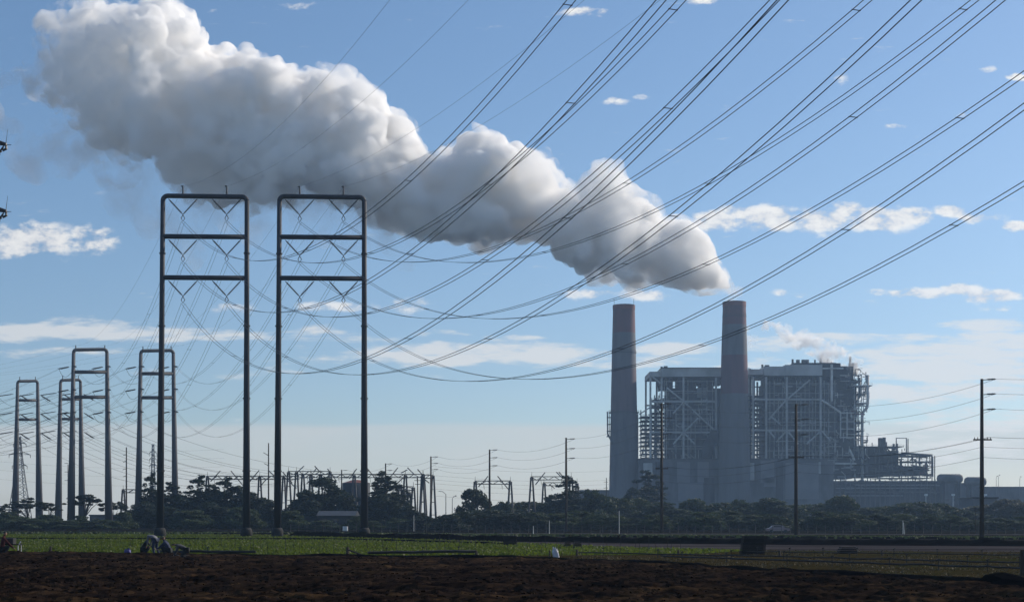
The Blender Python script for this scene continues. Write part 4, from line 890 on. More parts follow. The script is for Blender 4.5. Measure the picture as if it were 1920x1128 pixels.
def tank(label, x0, x1, y, d):
    a, b = P(x0, y, d), P(x1, y, d); R = 3.3; e = empty('storage_tank', Vector(((a.x + b.x) / 2, d, 0)), label, 'tank', 'horizontal tanks'); z = a.z - R
    mb = MB(); L = b.x - a.x; pts = [(a.x, .3), (a.x + .6, .75), (a.x + 2.2, 1), (b.x - 2.2, 1), (b.x - .6, .75), (b.x, .3)]
    mb.path([Vector((p, d, z)) for p, _ in pts], [R * q for _, q in pts], 22); mb.build('shell', M_lowb, e, True)
    for k in (.2, .8): MB().box((a.x + L * k - .8, d - 3.5, 0), (a.x + L * k + .8, d + 3.5, z - R * .6)).build('saddle', M_conc, e)
tank('horizontal grey tank with rounded end, left one beside the process unit', 1757, 1805, 888, 980); tank('horizontal grey tank with rounded end, right one near the nearest pole', 1808, 1849, 893.5, 985)
for x, w, lab in ((1737, 5, 'small white roof unit, left of three on the plant buildings'), (1788, 5, 'small white roof unit, middle of three on the plant buildings'), (1847, 8, 'small white roof unit, right of three on the plant buildings')):
    o = P(x, 927, 700); m = MB(); m.box(o - Vector((w * .13, 0, .5)), o + Vector((w * .13, 1.5, .5))); m.box(o + Vector((-.1, .6, -o.z)), o + Vector((.1, .9, -.5)))
    tag(m.build('roof_unit', M_white, loc=Vector((o.x, 700, 0))), lab, 'roof unit', 'white units')
# small red-topped tank behind the near right tower
o = P(668, HOR, 470); o.z = 0; e = empty('storage_tank', o, 'hazy vertical tank with reddish top behind the near right tower leg', 'tank')
MB().path([o, P(668, 905, 470)], [4.6, 4.6], 24).build('shell', M_shed, e, True); MB().path([P(668, 904.8, 470), P(668, 899, 470)], [4.6, 1.2], 24).build('roof', M_redpipe, e)

# ------------------------------------------------------------------ small things by the road and in the field
b = G(647, 993); b = P(647, HOR, 300); b.z = 0
e = empty('utility_cabinet', b, 'small bright white cabinet on legs beside the near right tower foot', 'cabinet')
q0 = P(642.5, 994.5, 300); q1 = P(651.5, 986, 300); MB().box(q0, q1 + Vector((0, .6, 0))).build('cabinet_body', M_white, e)
MB().box((q0.x + .48, 299.96, q0.z + .05), (q0.x + .54, 299.99, q1.z - .05)).build('door_seam', M_ins, e)
for s_ in (.1, .9): MB().box((q0.x + s_ * (q1.x - q0.x) - .05, 300.1, 0), (q0.x + s_ * (q1.x - q0.x) + .05, 300.3, q0.z)).build('leg', M_ins, e)
def stack(label, px0, px1, ptop, pbot, n, seed, lean=0.0):
    g = G((px0 + px1) / 2, pbot); d = g.y; w = (px1 - px0) * d / F; h = (pbot - ptop) * d / F; r = random.Random(seed)
    cols = max(1, round(w / 1.3)); cw = w / cols; hh = h / n
    for c_ in range(cols):
        for i in range(n):
            off = r.uniform(-.05, .05) + lean * i; x0 = g.x - w / 2 + c_ * cw + off; z = i * hh + .03
            e = empty('field_crate', Vector((x0 + cw / 2, d + .5, z)), '', 'crate', label[1]); z1 = z + hh * .94; x1 = x0 + cw * .95; y0, y1 = d, d + 1.05; f = MB(); t = .05
            f.box((x0 + t, y0 + t, z), (x1 - t, y1 - t, z + .06))
            f.build('crate_floor', M_crate, e)
            for ya, yb in ((y0, y0 + t), (y1 - t, y1)):
                m = MB(); k = 3; sh = (z1 - z) / k
                for j in range(k): m.box((x0, ya, z + j * sh + .01), (x1, yb, z + (j + .86) * sh))
                m.build('side_panel', M_crate, e)
            for xa, xb in ((x0, x0 + t), (x1 - t, x1)):
                m = MB(); k = 3; sh = (z1 - z) / k
                for j in range(k): m.box((xa, y0 + t, z + j * sh + .01), (xb, y1 - t, z + (j + .86) * sh))
                m.build('side_panel', M_crate, e)
            pos = ['bottom', 'second', 'third', 'fourth', 'fifth', 'top'][i if i < n - 1 else 5]
            e['label'] = f'dark crate, {pos} in the {["left", "middle", "right", "far right"][c_] if cols > 1 else "only"} pile of {label[0]}'
stack(('the big stack right of the field', 'crates in the big stack'), 1391, 1437, 1004, 1039, 5, 3, .04)
stack(('the small stack by the ditch', 'crates in the small stack'), 944, 971, 1003.5, 1021.5, 2, 4)
def bag(px, ptop, pbot, w, label, m, seed, name='sack'):
    g = G(px, pbot); d = g.y; h = (pbot - ptop) * d / F; r = w * d / F / 2; rr = random.Random(seed); mb = MB(); n = 16; rings = 9
    for i in range(rings):
        k = i / (rings - 1); R = r * (1.0 - .15 * k) * (1 if i < rings - 2 else .8)
        for j in range(n):
            a = 2 * PI * j / n; q = R * (1 + .18 * math.sin(3 * a + i * .9) * (k + .2) + rr.uniform(-.06, .06)); z = h * k + (.14 * h * (math.sin(2.5 * a + seed) + rr.uniform(-.3, .3)) if i > rings - 3 else 0)
            mb.v.append((g.x + q * math.cos(a) - k * r * .35, d + q * .7 * math.sin(a), z + .02))
    for i in range(rings - 1):
        for j in range(n): mb.f.append((i * n + j, i * n + (j + 1) % n, (i + 1) * n + (j + 1) % n, (i + 1) * n + j))
    mb.f.append(tuple(range(n))); o = mb.build(name, m, smooth=True, loc=(g.x, d, 0)); return tag(o, label, 'sack' if name == 'sack' else 'sheet')
M_bag = mat('white_woven_sack', (.50, .49, .54), .7, 0, .08, 3); M_bluebag = mat('blue_plastic_sack', (.06, .06, .22), .6, 0, .2, 3)
bag(1043, 1028, 1049, 12.5, 'upright open white sack on the field edge in the middle', M_bag, 2)
bag(241, 1029, 1042, 13, 'dark blue sack on the soil left of the bending worker', M_bluebag, 5)
bag(252, 1037, 1042, 12, 'small crumpled white sheet on the soil beside the blue sack', M_bag, 6, 'plastic_sheet')
bag(334, 1092, 1096, 8, 'tiny white scrap lying in the brown furrows below the workers', M_bag, 8, 'plastic_scrap')
# corner posts and irrigation
def post(px, ptop, pbot, label, w=.16, brace_=None):
    g = G(px, pbot); h = (pbot - ptop) * g.y / F; e = empty('wooden_post', g, label, 'post', 'wooden field posts')
    MB().tube(g - Vector((0, 0, .1)), g + Vector((0, 0, h)), w, w * .85, 8).build('post_shaft', M_wood, e)
    if brace_:
        q = G(*brace_); MB().tube(g + Vector((0, 0, h * .75)), q, w * .45, n=6).build('brace', M_wood, e)
post(652, 1025, 1043, 'short dark braced post in the middle of the green field edge', .13, (690, 1044)); post(1918, 1030, 1082, 'thick dark post cut by the right edge', .13)
post(893, 1031, 1041, 'short dark post at the end of the pipe left of the white sack', .1); post(1082, 1029, 1043, 'short dark post just right of the white sack', .09); post(1031, 1031, 1043, 'short dark post just left of the white sack', .07)
post(1272, 1030, 1040, 'short dark post at the right end of the green field', .1); post(1462, 1031, 1043, 'short dark post right of the big crate stack', .1); post(1654, 1031, 1041, 'short dark post by the track at right', .09); post(95, 1023, 1041, 'leaning dark post near the left edge of the green field', .08, (86, 1041))
def pipe_line(pts, label, r=.06, ris=9, h=.28):
    Q = [G(*p) + Vector((0, 0, .26)) for p in pts]; e = empty('irrigation_pipe', Vector((Q[0].x, Q[0].y, 0)), label, 'irrigation pipe', 'irrigation pipes on the field')
    L = sum((b - a).length for a, b in zip(Q, Q[1:])); path = []
    for a, b in zip(Q, Q[1:]):
        for i in range(12): path.append(a.lerp(b, i / 12) + Vector((0, 0, rnd.uniform(-.03, .03))))
    path.append(Q[-1]); MB().path(path, r, 6).build('pipe_run', M_alu, e)
    for i in range(ris):
        p = path[int((i + .5) / ris * (len(path) - 1))]; MB().tube(p - Vector((0, 0, .26)), p + Vector((0, 0, h)), .025, n=5).tube(p + Vector((-.08, 0, h)), p + Vector((.08, 0, h + .04)), .035, n=5).build('sprinkler', M_alu, e)
pipe_line([(690, 1042), (893, 1040)], 'dark irrigation pipe lying between the braced post and the white sack', .10, 3)
pipe_line([(300, 1040), (480, 1040.5)], 'dark irrigation pipe at the field edge right of the workers', .09, 3)
pipe_line([(1082, 1042), (1400, 1049), (1700, 1057), (1990, 1066)], 'long dark irrigation pipe crossing the olive field, upper one', .04, 8)
pipe_line([(1240, 1050), (1500, 1060), (1760, 1069), (1990, 1076)], 'long dark irrigation pipe crossing the olive field, lower one', .045, 8)
pipe_line([(1400, 1040), (1650, 1043), (1990, 1049)], 'dark irrigation pipe along the track right of the crate stack', .035, 8)
# low heap of pallets by the ditch
for i, (px, w, lab) in enumerate([(1064, 14, 'left one of the low dark boards piled before the ditch'), (1083, 16, 'right one of the low dark boards piled before the ditch'), (1590, 34, 'long low heap of dark boards by the track right of the crate stack')]):
    g = G(px, 1026 if i < 2 else 1038); m = MB(); s = g.y / F; z = .03
    for k in range(4): m.box((g.x - w * s / 2 * (1 - k * .12), g.y, z), (g.x + w * s / 2 * (1 - k * .05), g.y + 1.0, z + .09)); z += .13
    tag(m.build('board_pile', M_crate, loc=(g.x, g.y, 0)), lab, 'boards', 'board piles')
# thin stakes of the green field
SM = MB().tube((0, 0, -.1), (0, 0, 1.0), .018, .012, 5); SM = mb_mesh(SM, 'field_stake', M_alu)
for (y0, x0, x1, n, jit) in ((1038, 370, 1270, 30, 3), (1027, 60, 1290, 44, 3), (1018, 330, 900, 26, 2)):
    for i in range(n):
        px = x0 + (x1 - x0) * (i + .5) / n + rnd.uniform(-6, 6); g = G(px, y0 + rnd.uniform(-jit, jit) * .6)
        o = bpy.data.objects.new('field_stake', SM); COL.objects.link(o); o.location = g + Vector((0, 0, .03)); o.scale.z = rnd.uniform(.75, 1.1); o.rotation_euler = (rnd.uniform(-.06, .06), rnd.uniform(-.08, .08), 0)
        tag(o, f'thin dark stake in the {"nearest" if y0 == 1038 else ("middle" if y0 == 1027 else "far")} row of the green field', 'stake', f'stakes in the {"nearest" if y0 == 1038 else ("middle" if y0 == 1027 else "far")} row of the green field')
# roadside wire fence
def fence(label, xa, xb, pya, pyb, n, h=1.5):
    A, B = G(xa, pya), G(xb, pyb); e = empty('wire_fence', A, label, 'fence', 'roadside fences')
    for i in range(n + 1):
        p = A.lerp(B, i / n); MB().tube(p - Vector((0, 0, .2)), p + Vector((0, 0, h * (.95 + .1 * rnd.random()))), .06, n=5).build('post', M_post, e)
    for z in (.3, .65, 1.0, 1.35):
        MB().path([A.lerp(B, i / n) + Vector((0, 0, z)) for i in range(n + 1)], .015, 3).build('wire', M_wire, e)
fence('long wire fence on thin posts behind the road at right', 1130, 1990, 998.0, 999.5, 52); fence('wire fence on thin posts in front of the shrubs in the middle', 800, 1125, 996.8, 998.0, 20); fence('wire fence on thin posts before the substation sheds', 545, 795, 996.2, 996.8, 16, 1.7)
# parked car behind the shrubs
def car(px, d, label, m):
    c = P(px, HOR, d); c.z = 0; e = empty('parked_car', c, label, 'car')
    pr_ = [(-2.1, .35), (-2.15, .75), (-1.5, .92), (-.9, 1.42), (.7, 1.42), (1.3, .95), (2.1, .85), (2.15, .4)]
    mb = MB(); n = len(pr_)
    for y in (-.85, .85): mb.v += [(c.x + x, c.y + y * (.84 if z > 1.2 else 1), z) for x, z in pr_]
    mb.f = [tuple(range(n)), tuple(range(2 * n - 1, n - 1, -1))] + [(i, (i + 1) % n, n + (i + 1) % n, n + i) for i in range(n)]; mb.build('body', m, e)
    MB().box((c.x - .85, c.y - .80, .98), (c.x + .65, c.y - .765, 1.32)).build('side_window', M_glass, e)
    for x in (-1.3, 1.3):
        for y in (-.78, .78): MB().tube((c.x + x, c.y + y - .12, .33), (c.x + x, c.y + y + .12, .33), .33, n=14).build('wheel', M_ins, e)
car(1458, 262, 'low pale pinkish car half hidden by shrubs right of the crate stack', mat('pinkish_car_paint', (.26, .20, .21), .35, .1, .05, 1, spec=.5))
# ------------------------------------------------------------------ field workers
M_skin = mat('tanned_skin', (.28, .17, .12), .6, 0, .08, 5); M_hair = mat('black_hair', (.02, .018, .016), .6, 0, .2, 8)
M_shirt = mat('pale_work_shirt', (.15, .15, .17), .85, 0, .15, 4); M_navy = mat('navy_work_jacket', (.035, .045, .08), .85, 0, .25, 4); M_black = mat('dark_work_clothes', (.02, .022, .024), .85, 0, .3, 4)
M_red = mat('dark_red_jacket', (.05, .006, .006), .85, 0, .2, 4); M_grey = mat('grey_hooded_top', (.06, .06, .065), .85, 0, .2, 4); M_hat = mat('straw_hat', (.12, .10, .07), .8, 0, .15, 6)
def skin_mesh(chains, name, m, parent, lvl=2):
    me = bpy.data.meshes.new(name); V = []; E = []; R = []; key = {}
    def vid(p, r):
        k = tuple(round(c, 4) for c in p)
        if k not in key: key[k] = len(V); V.append(k); R.append(r)
        return key[k]
    for ch in chains:
        ids = [vid(p, r) for p, r in ch]
        for a, b in zip(ids, ids[1:]): E.append((a, b))
    me.from_pydata(V, E, []); o = bpy.data.objects.new(name, me); COL.objects.link(o)
    sk = o.modifiers.new('skin', 'SKIN'); sk.use_smooth_shade = True
    for i, s_ in enumerate(me.skin_vertices[0].data): s_.radius = (R[i], R[i]); s_.use_root = (i == 0)
    ss = o.modifiers.new('sub', 'SUBSURF'); ss.levels = lvl; ss.render_levels = lvl
    dg = bpy.context.evaluated_depsgraph_get(); new = bpy.data.meshes.new_from_object(o.evaluated_get(dg)); o.modifiers.clear(); o.data = new
    new.materials.clear(); new.materials.append(m); o.parent = parent; return o
def v3(*a): return Vector(a)
def person(label, px, pbot, rot, J, clothes, hat=None, extra=None):
    """J: joints in the figure's own frame (x forward, y left, z up)"""
    g = G(px, pbot); g.z = .1; e = empty('person', g, label, 'person', 'field workers', rz=rot); e.scale = (1.14, 1.14, 1.14)
    H, C, N, Hd = J['hip'], J['chest'], J['neck'], J['head']
    ch = [[(H, .155), (H.lerp(C, .5), .15), (C, .17), (C.lerp(N, .7), .11), (N, .06), (N.lerp(Hd, .6), .065)]]
    up = (Hd - N).normalized(); fw = J['face'].normalized()
    arms, legs, hands = [], [], []
    for s_, k in ((1, 'l'), (-1, 'r')):
        sh, el, wr = J['sh' + k], J['el' + k], J['wr' + k]; hp, kn, an = J['hp' + k], J['kn' + k], J['an' + k]
        ch.append([(C, .17), (sh, .085), (sh.lerp(el, .5), .06), (el, .052), (wr, .034)])
        ch.append([(H, .155), (hp, .12), (hp.lerp(kn, .5), .098), (kn, .07), (kn.lerp(an, .35), .068), (an, .045), (an + v3(.02, 0, -.04), .045), (an + v3(.13, 0, -.06), .045), (an + v3(.2, 0, -.065), .035)])
        hd = (wr - el).normalized(); side = hd.cross(v3(1, .2, 0)).normalized(); pc = wr + hd * .05
        hc = [[(wr, .026), (pc, .034)]]
        for q in range(4):
            r0 = pc + side * (q - 1.5) * .02; L = (.07, .08, .075, .06)[q]; hc.append([(pc, .034), (r0 + hd * .035, .010), (r0 + hd * (.035 + L * .5) + v3(.008, 0, 0), .009), (r0 + hd * (.035 + L * .8) + v3(.03, 0, 0), .008)])
        hc.append([(pc, .034), (pc + side * -.045 + hd * .015, .011), (pc + side * -.055 + hd * .05, .009)])
        hands += hc
    body = skin_mesh(ch, 'body', clothes[0], e, 2)
    # trousers a hair wider than the legs
    tr = []
    for k in 'lr':
        hp, kn, an = J['hp' + k], J['kn' + k], J['an' + k]; tr.append([(H, .165), (hp, .135), (hp.lerp(kn, .5), .115), (kn, .088), (an, .066)])
    skin_mesh(tr, 'trousers', clothes[1], e, 2)
    for k in 'lr':
        wr, el = J['wr' + k], J['el' + k]
    hl = len(hands) // 2
    skin_mesh(hands[:hl], 'hand', M_skin, e, 1); skin_mesh(hands[hl:], 'hand', M_skin, e, 1)
    # head with face
    me = bmesh.new(); bmesh.ops.create_uvsphere(me, u_segments=20, v_segments=14, radius=.1)
    for v_ in me.verts:
        p = v_.co; p.x *= 1.05; p.y *= .82; p.z *= 1.22
        if p.z < -.03: p.y *= 1 + (p.z + .03) * 2.2; p.x *= 1 + (p.z + .03) * .6
        if p.x > .08 and abs(p.y) < .022 and -.035 < p.z < .02: p.x += .022
        if p.x > .07 and abs(abs(p.y) - .035) < .014 and .0 < p.z < .03: p.x -= .010
    for s_ in (1, -1):
        bmesh.ops.create_icosphere(me, subdivisions=2, radius=.02, matrix=Matrix.Translation((0, s_ * .085, -.005)) @ Matrix.Diagonal((1, .5, 1.6, 1)))
    rot_ = Matrix((fw, up.cross(fw), up)).transposed().to_4x4(); T = Matrix.Translation(Hd) @ rot_
    me.transform(T); m_ = bpy.data.meshes.new('head'); me.to_mesh(m_); me.free(); m_.materials.append(M_skin); m_.polygons.foreach_set('use_smooth', [True] * len(m_.polygons))
    o = bpy.data.objects.new('head', m_); COL.objects.link(o); o.parent = e
    me = bmesh.new(); bmesh.ops.create_uvsphere(me, u_segments=18, v_segments=12, radius=.113)
    for v_ in list(me.verts):
        v_.co.z *= 1.18; v_.co.y *= .88
    bmesh.ops.delete(me, geom=[v_ for v_ in me.verts if v_.co.z < -.02 + .9 * max(0, v_.co.x)], context='VERTS'); me.transform(T)
    m_ = bpy.data.meshes.new('hair'); me.to_mesh(m_); me.free(); m_.materials.append(hat if hat else M_hair); o = bpy.data.objects.new('cap' if hat else 'hair', m_); COL.objects.link(o); o.parent = e
    if hat:
        mb = MB(); mb.path([T @ v3(.03, 0, .035), T @ v3(.03, 0, .05)], [.19, .17], 18); mb.build('hat_brim', hat, e, local=True)
    return e
bend = dict(hip=v3(0, 0, .98), chest=v3(.36, 0, 1.20), neck=v3(.53, 0, 1.08), head=v3(.64, 0, .97), face=v3(.3, 0, -1), shl=v3(.42, .17, 1.12), shr=v3(.42, -.17, 1.12), ell=v3(.44, .2, .83), elr=v3(.46, -.2, .83), wrl=v3(.52, .17, .56), wrr=v3(.54, -.15, .56),
            hpl=v3(0, .09, .92), hpr=v3(0, -.09, .92), knl=v3(.09, .13, .5), knr=v3(.05, -.15, .5), anl=v3(-.02, .14, .08), anr=v3(-.12, -.16, .08))
bend['face'] = v3(.75, 0, -.65); 
crouch = dict(hip=v3(0, 0, .36), chest=v3(.22, 0, .72), neck=v3(.32, 0, .90), head=v3(.38, 0, 1.03), face=v3(.9, 0, -.4), shl=v3(.26, .18, .78), shr=v3(.26, -.18, .78), ell=v3(.45, .24, .58), elr=v3(.45, -.24, .58), wrl=v3(.66, .14, .42), wrr=v3(.66, -.14, .42),
              hpl=v3(.02, .10, .34), hpr=v3(.02, -.10, .34), knl=v3(.42, .2, .50), knr=v3(.42, -.2, .50), anl=v3(.12, .16, .08), anr=v3(.12, -.16, .08))
kneel = dict(hip=v3(0, 0, .5), chest=v3(.36, 0, .68), neck=v3(.53, 0, .72), head=v3(.65, 0, .74), face=v3(.9, 0, -.5), shl=v3(.42, .18, .66), shr=v3(.42, -.18, .66), ell=v3(.50, .22, .4), elr=v3(.50, -.22, .4), wrl=v3(.62, .15, .18), wrr=v3(.62, -.15, .18),
             hpl=v3(0, .10, .46), hpr=v3(0, -.10, .46), knl=v3(.24, .16, .12), knr=v3(.24, -.16, .12), anl=v3(-.18, .16, .09), anr=v3(-.18, -.16, .09))
person('worker in pale shirt bending far over with arms hanging, middle of the group', 292, 1043.5, PI * .86, bend, (M_shirt, M_navy))
person('worker in dark clothes crouching left of the bending worker', 267, 1043, .25, crouch, (M_black, M_black), None)
person('worker in dark jacket crouching just right of the bending worker', 318, 1045, PI * .97, crouch, (M_navy, M_black), M_hat)
person('worker in grey top kneeling low over the soil, rightmost of the group', 349, 1049, PI * 1.03, kneel, (M_grey, M_black))
person('worker in dark red jacket crouching at the left edge', 3, 1042, .5, {**crouch, 'head': v3(.2, 0, 1.27), 'neck': v3(.16, 0, 1.13), 'chest': v3(.1, 0, .9), 'shl': v3(.1, .18, 1.0), 'shr': v3(.1, -.18, 1.0)}, (M_red, M_black))
def trestle(px, pb, label):
    g = G(px, pb); e = empty('harvest_cart', g, label, 'cart'); w = .62
    MB().box(g + Vector((-w, -.3, .75)), g + Vector((w, .4, .82))).build('deck', M_crate, e); MB().box(g + Vector((-w * .9, -.25, .825)), g + Vector((w * .35, .35, 1.22))).build('crate_load', M_ins, e)
    for x in (-w + .06, w - .06):
        for y in (-.25, .35): MB().tube(g + Vector((x, y, 0)), g + Vector((x, y, .75)), .03, n=6).build('leg', M_bag, e)
    MB().tube(g + Vector((w, -.25, .8)), g + Vector((w + .12, -.25, 1.0)), .035, n=6).build('handle', M_bag, e)
trestle(21, 1041.5, 'dark loaded field cart on thin pale legs at the left edge')
for i, (px, pb, w) in enumerate([(331, 1050, 10), (343, 1052, 9)]):
    g = G(px, pb); mb = MB(); s = g.y / F * w / 2
    mb.path([g + Vector((0, 0, .03)), g + Vector((0, 0, .34)), g + Vector((0, 0, .36)), g + Vector((0, 0, .34)), g + Vector((0, 0, .08))], [s * .75, s, s * 1.05, s * .95, s * .7], 16, caps=True); tag(mb.build('bucket', M_black, loc=g), f'dark bucket on the soil {"below the crouching worker in the jacket" if i == 0 else "beside the kneeling worker"}', 'bucket', 'buckets')

# ------------------------------------------------------------------ low growth nobody could count
def scatter(name, pts, size, m, seed, label, up=.8):
    r = np.random.RandomState(seed); k = len(pts); a = r.uniform(0, 2 * PI, k); s_ = size * r.uniform(.5, 1.4, k)
    dx, dy = np.cos(a) * s_ * .5, np.sin(a) * s_ * .5; lean = r.normal(0, .25, (k, 2)) * s_[:, None]; z = s_ * up
    p = np.array(pts); b0 = np.stack([p[:, 0] - dx, p[:, 1] - dy, p[:, 2]], 1); b1 = np.stack([p[:, 0] + dx, p[:, 1] + dy, p[:, 2]], 1)
    t1 = np.stack([p[:, 0] + dx * .7 + lean[:, 0], p[:, 1] + dy * .7 + lean[:, 1], p[:, 2] + z], 1); t0 = np.stack([p[:, 0] - dx * .7 + lean[:, 0], p[:, 1] - dy * .7 + lean[:, 1], p[:, 2] + z * .8], 1)
    V = np.stack([b0, b1, t1, t0], 1).reshape(-1, 3); me = bpy.data.meshes.new(name); me.from_pydata(V.tolist(), [], np.arange(4 * k).reshape(k, 4).tolist()); me.materials.append(m)
    o = bpy.data.objects.new(name, me); COL.objects.link(o); tag(o, label, None, None, 'stuff'); return o
def inside(poly, px, py):
    c = False; n_ = len(poly)
    for i in range(n_):
        (x1, y1), (x2, y2) = poly[i], poly[i - 1]
        if (y1 > py) != (y2 > py) and px < (x2 - x1) * (py - y1) / (y2 - y1) + x1: c = not c
    return c
rs = np.random.RandomState(5)
M_crop = mat('young_crop_leaves', (.062, .085, .010), .6, 0, .45, .12, transl=.45); M_dry = mat('dry_straw_stubble', (.055, .045, .022), .8, 0, .4, .3, transl=.2)
gp = [(-60, 1039.5), (-60, 1000.2), (560, 1000.4), (760, 1004.5), (940, 1016), (1150, 1025), (1410, 1031.5), (1300, 1038.5), (960, 1041.5), (600, 1042.5)]
pts = []
d = 97.0
while d < 238:
    py = HOR + EYE * F / d
    for x in np.arange(-.40, .18, .16 / d * (1 + (d > 150) * .8)):
        px = 960 + F * (x + rs.normal(0, .0006))
        if inside(gp, px, py) and rs.rand() > .15: pts.append(((px - 960) / F * d, d + rs.normal(0, .10), .03))
    d += .85 + .004 * d
scatter('crop_leaves', pts, .14, M_crop, 3, 'rows of young green crop leaves')
pts = []
for _ in range(26000):
    py = rs.uniform(1031, 1103); px = rs.uniform(560, 1960); cl_ = math.sin(px * .013 + py * .31) + math.sin(px * .031 - py * .17)
    if inside([(600, 1046), (960, 1041.5), (1300, 1037), (1420, 1031), (1960, 1033), (1960, 1102), (1500, 1082), (1240, 1064), (960, 1052)], px, py) and cl_ + rs.normal(0, .8) > -.3: g = G(px, py); pts.append((g.x, g.y, .02))
scatter('dry_stubble', pts, .09, M_dry, 4, 'low dry stubble on the olive field')
pts = []
for _ in range(9000):
    d_ = rs.uniform(38, 88); x = rs.uniform(-.38, .38) * d_; pts.append((x, d_, rs.uniform(.10, .30)))
def soil_ok(p):
    py = HOR + EYE * F / p[1]; px = 960 + F * p[0] / p[1]; return py > np.interp(px, [-400, 0, 300, 640, 960, 1240, 1500, 1920], [1039, 1040, 1046, 1051, 1056, 1069, 1088, 1109])
scatter('soil_clods', [p for p in pts if soil_ok(p)], .13, M_soil, 6, 'loose clods and straw on the ploughed soil', .35)
pts = []
for _ in range(9000):
    t_ = rs.rand(); x = -200 + 2400 * t_; py = np.interp(x, [-200, 500, 960, 2200], [999.6, 1000.6, 1004.8, 1012]) + rs.normal(0, .5); g = G(x, py); pts.append((g.x, g.y, .05))
scatter('verge_weeds', pts, .35, M_leaf2, 8, 'ragged dark weeds along the road bank')
# ------------------------------------------------------------------ steam
def steam_mat(name, dens, col=(.98, .985, 1), aniso=.15, nz=None, fade=None):
    m = bpy.data.materials.new(name); m.use_nodes = True; n = NT(m.node_tree); n.t.nodes.clear()
    out = n.n('ShaderNodeOutputMaterial'); pv = n.n('ShaderNodeVolumePrincipled'); pv.inputs['Color'].default_value = (*col, 1)
    pv.inputs['Anisotropy'].default_value = aniso; pv.inputs['Density'].default_value = dens
    if nz:
        tc = n.n('ShaderNodeTexCoord'); a = n.noise(tc.outputs['Object'], nz[0], nz[1], .55); sp = n.n('ShaderNodeSeparateXYZ'); n.set(sp.inputs[0], tc.outputs['Object'])
        if fade: a = n.m('SUBTRACT', a, n.rng(sp.outputs[0], -fade[0], -fade[1], 0.0, fade[2], smooth=False))
        n.set(pv.inputs['Density'], n.m('MULTIPLY', n.rng(a, nz[2], nz[3]), dens))
    n.t.links.new(pv.outputs[0], out.inputs['Volume']); return m
ICO = bmesh.new(); bmesh.ops.create_icosphere(ICO, subdivisions=3, radius=1)
IV = np.array([v_.co[:] for v_ in ICO.verts]); IF = np.array([[v_.index for v_ in f.verts] for f in ICO.faces]); ICO.free()
def puffs_mesh(name, sp, voxel, disp, m, loc, parent=None):
    V = []; Fc = []
    for p, r in sp: o = len(V) * len(IV); V.append(IV * r + np.array(p) - np.array(loc)); Fc.append(IF + o)
    me = bpy.data.meshes.new(name); me.from_pydata(np.concatenate(V).tolist(), [], np.concatenate(Fc).tolist()); ob = bpy.data.objects.new(name, me); COL.objects.link(ob)
    md = ob.modifiers.new('r', 'REMESH'); md.mode = 'VOXEL'; md.voxel_size = voxel; texs = []
    for i, (kind, sc, dep, st, mid) in enumerate(disp):
        tx = bpy.data.textures.new('billow', 'CLOUDS'); tx.noise_scale = sc; tx.noise_depth = dep; tx.noise_basis = kind; md = ob.modifiers.new('d', 'DISPLACE'); md.texture = tx; md.strength = st; md.mid_level = mid; md.texture_coords = 'LOCAL'; texs.append(tx)
    dg = bpy.context.evaluated_depsgraph_get(); new = bpy.data.meshes.new_from_object(ob.evaluated_get(dg)); ob.modifiers.clear(); ob.data = new
    for tx in texs: bpy.data.textures.remove(tx)
    new.materials.clear(); new.materials.append(m)
    if parent: ob.parent = parent
    else: ob.location = loc
    return ob
from mathutils import kdtree
def remesh(ob, vox):
    md = ob.modifiers.new('r', 'REMESH'); md.mode = 'VOXEL'; md.voxel_size = vox; m_ = ob.data.materials[0]
    dg = bpy.context.evaluated_depsgraph_get(); new = bpy.data.meshes.new_from_object(ob.evaluated_get(dg)); ob.modifiers.clear(); ob.data = new; new.materials.clear(); new.materials.append(m_)
def billow(ob, scales, seed, tip=None):
    """push the surface out in rounded cauliflower domes of several sizes"""
    me = ob.data; n = len(me.vertices); co = np.empty(n * 3); me.vertices.foreach_get('co', co); co = co.reshape(-1, 3); r = np.random.RandomState(seed)
    for s_, A, vary in scales:
        nr = np.empty(n * 3); me.vertices.foreach_get('normal', nr); nr = nr.reshape(-1, 3)
        q = np.floor(co / s_).astype(int); cells = np.unique(np.concatenate([q + np.array([i, j, k]) for i in (-1, 0, 1) for j in (-1, 0, 1) for k in (-1, 0, 1)]), axis=0)
        pts = (cells + r.rand(len(cells), 3)) * s_; wt = 1 - vary * r.rand(len(cells))
        kd = kdtree.KDTree(len(pts))
        for i, p in enumerate(pts): kd.insert(p, i)
        kd.balance(); d = np.empty(n)
        for i in range(n):
            f = kd.find(co[i]); t_ = f[2] / (.85 * s_); d[i] = (1 - min(1, t_) ** 2) * wt[f[1]]
        co = co + nr * ((d - .45) * A * (np.clip((4 - co[:, 0]) / 110, .12, 1) if tip else 1))[:, None]
        me.vertices.foreach_set('co', co.ravel()); me.update()
TOP = [(1382, 548), (1362, 506), (1340, 480), (1330, 450), (1318, 430), (1280, 408), (1245, 398), (1215, 380), (1190, 362), (1165, 335), (1125, 327), (1090, 356), (1060, 348), (1030, 315), (985, 290), (945, 265), (915, 240), (880, 240), (860, 270), (820, 284), (780, 274), (770, 245), (735, 210), (700, 168), (650, 150),
       (610, 128), (560, 145), (515, 128), (480, 100), (440, 82), (410, 100), (399, 200), (386, 130), (372, 45), (350, 14), (305, 0), (275, 12), (245, 35), (215, 14), (160, -8), (110, 30), (70, 80), (50, 130)]
BOT = [(1382, 552), (1340, 553), (1300, 554), (1230, 530), (1180, 530), (1150, 515), (1080, 505), (1040, 465), (1000, 432), (930, 452), (830, 447), (740, 435), (690, 405), (640, 380), (520, 375), (460, 380), (400, 378), (330, 345), (270, 310), (190, 270), (150, 240), (120, 210), (60, 170), (45, 150)]
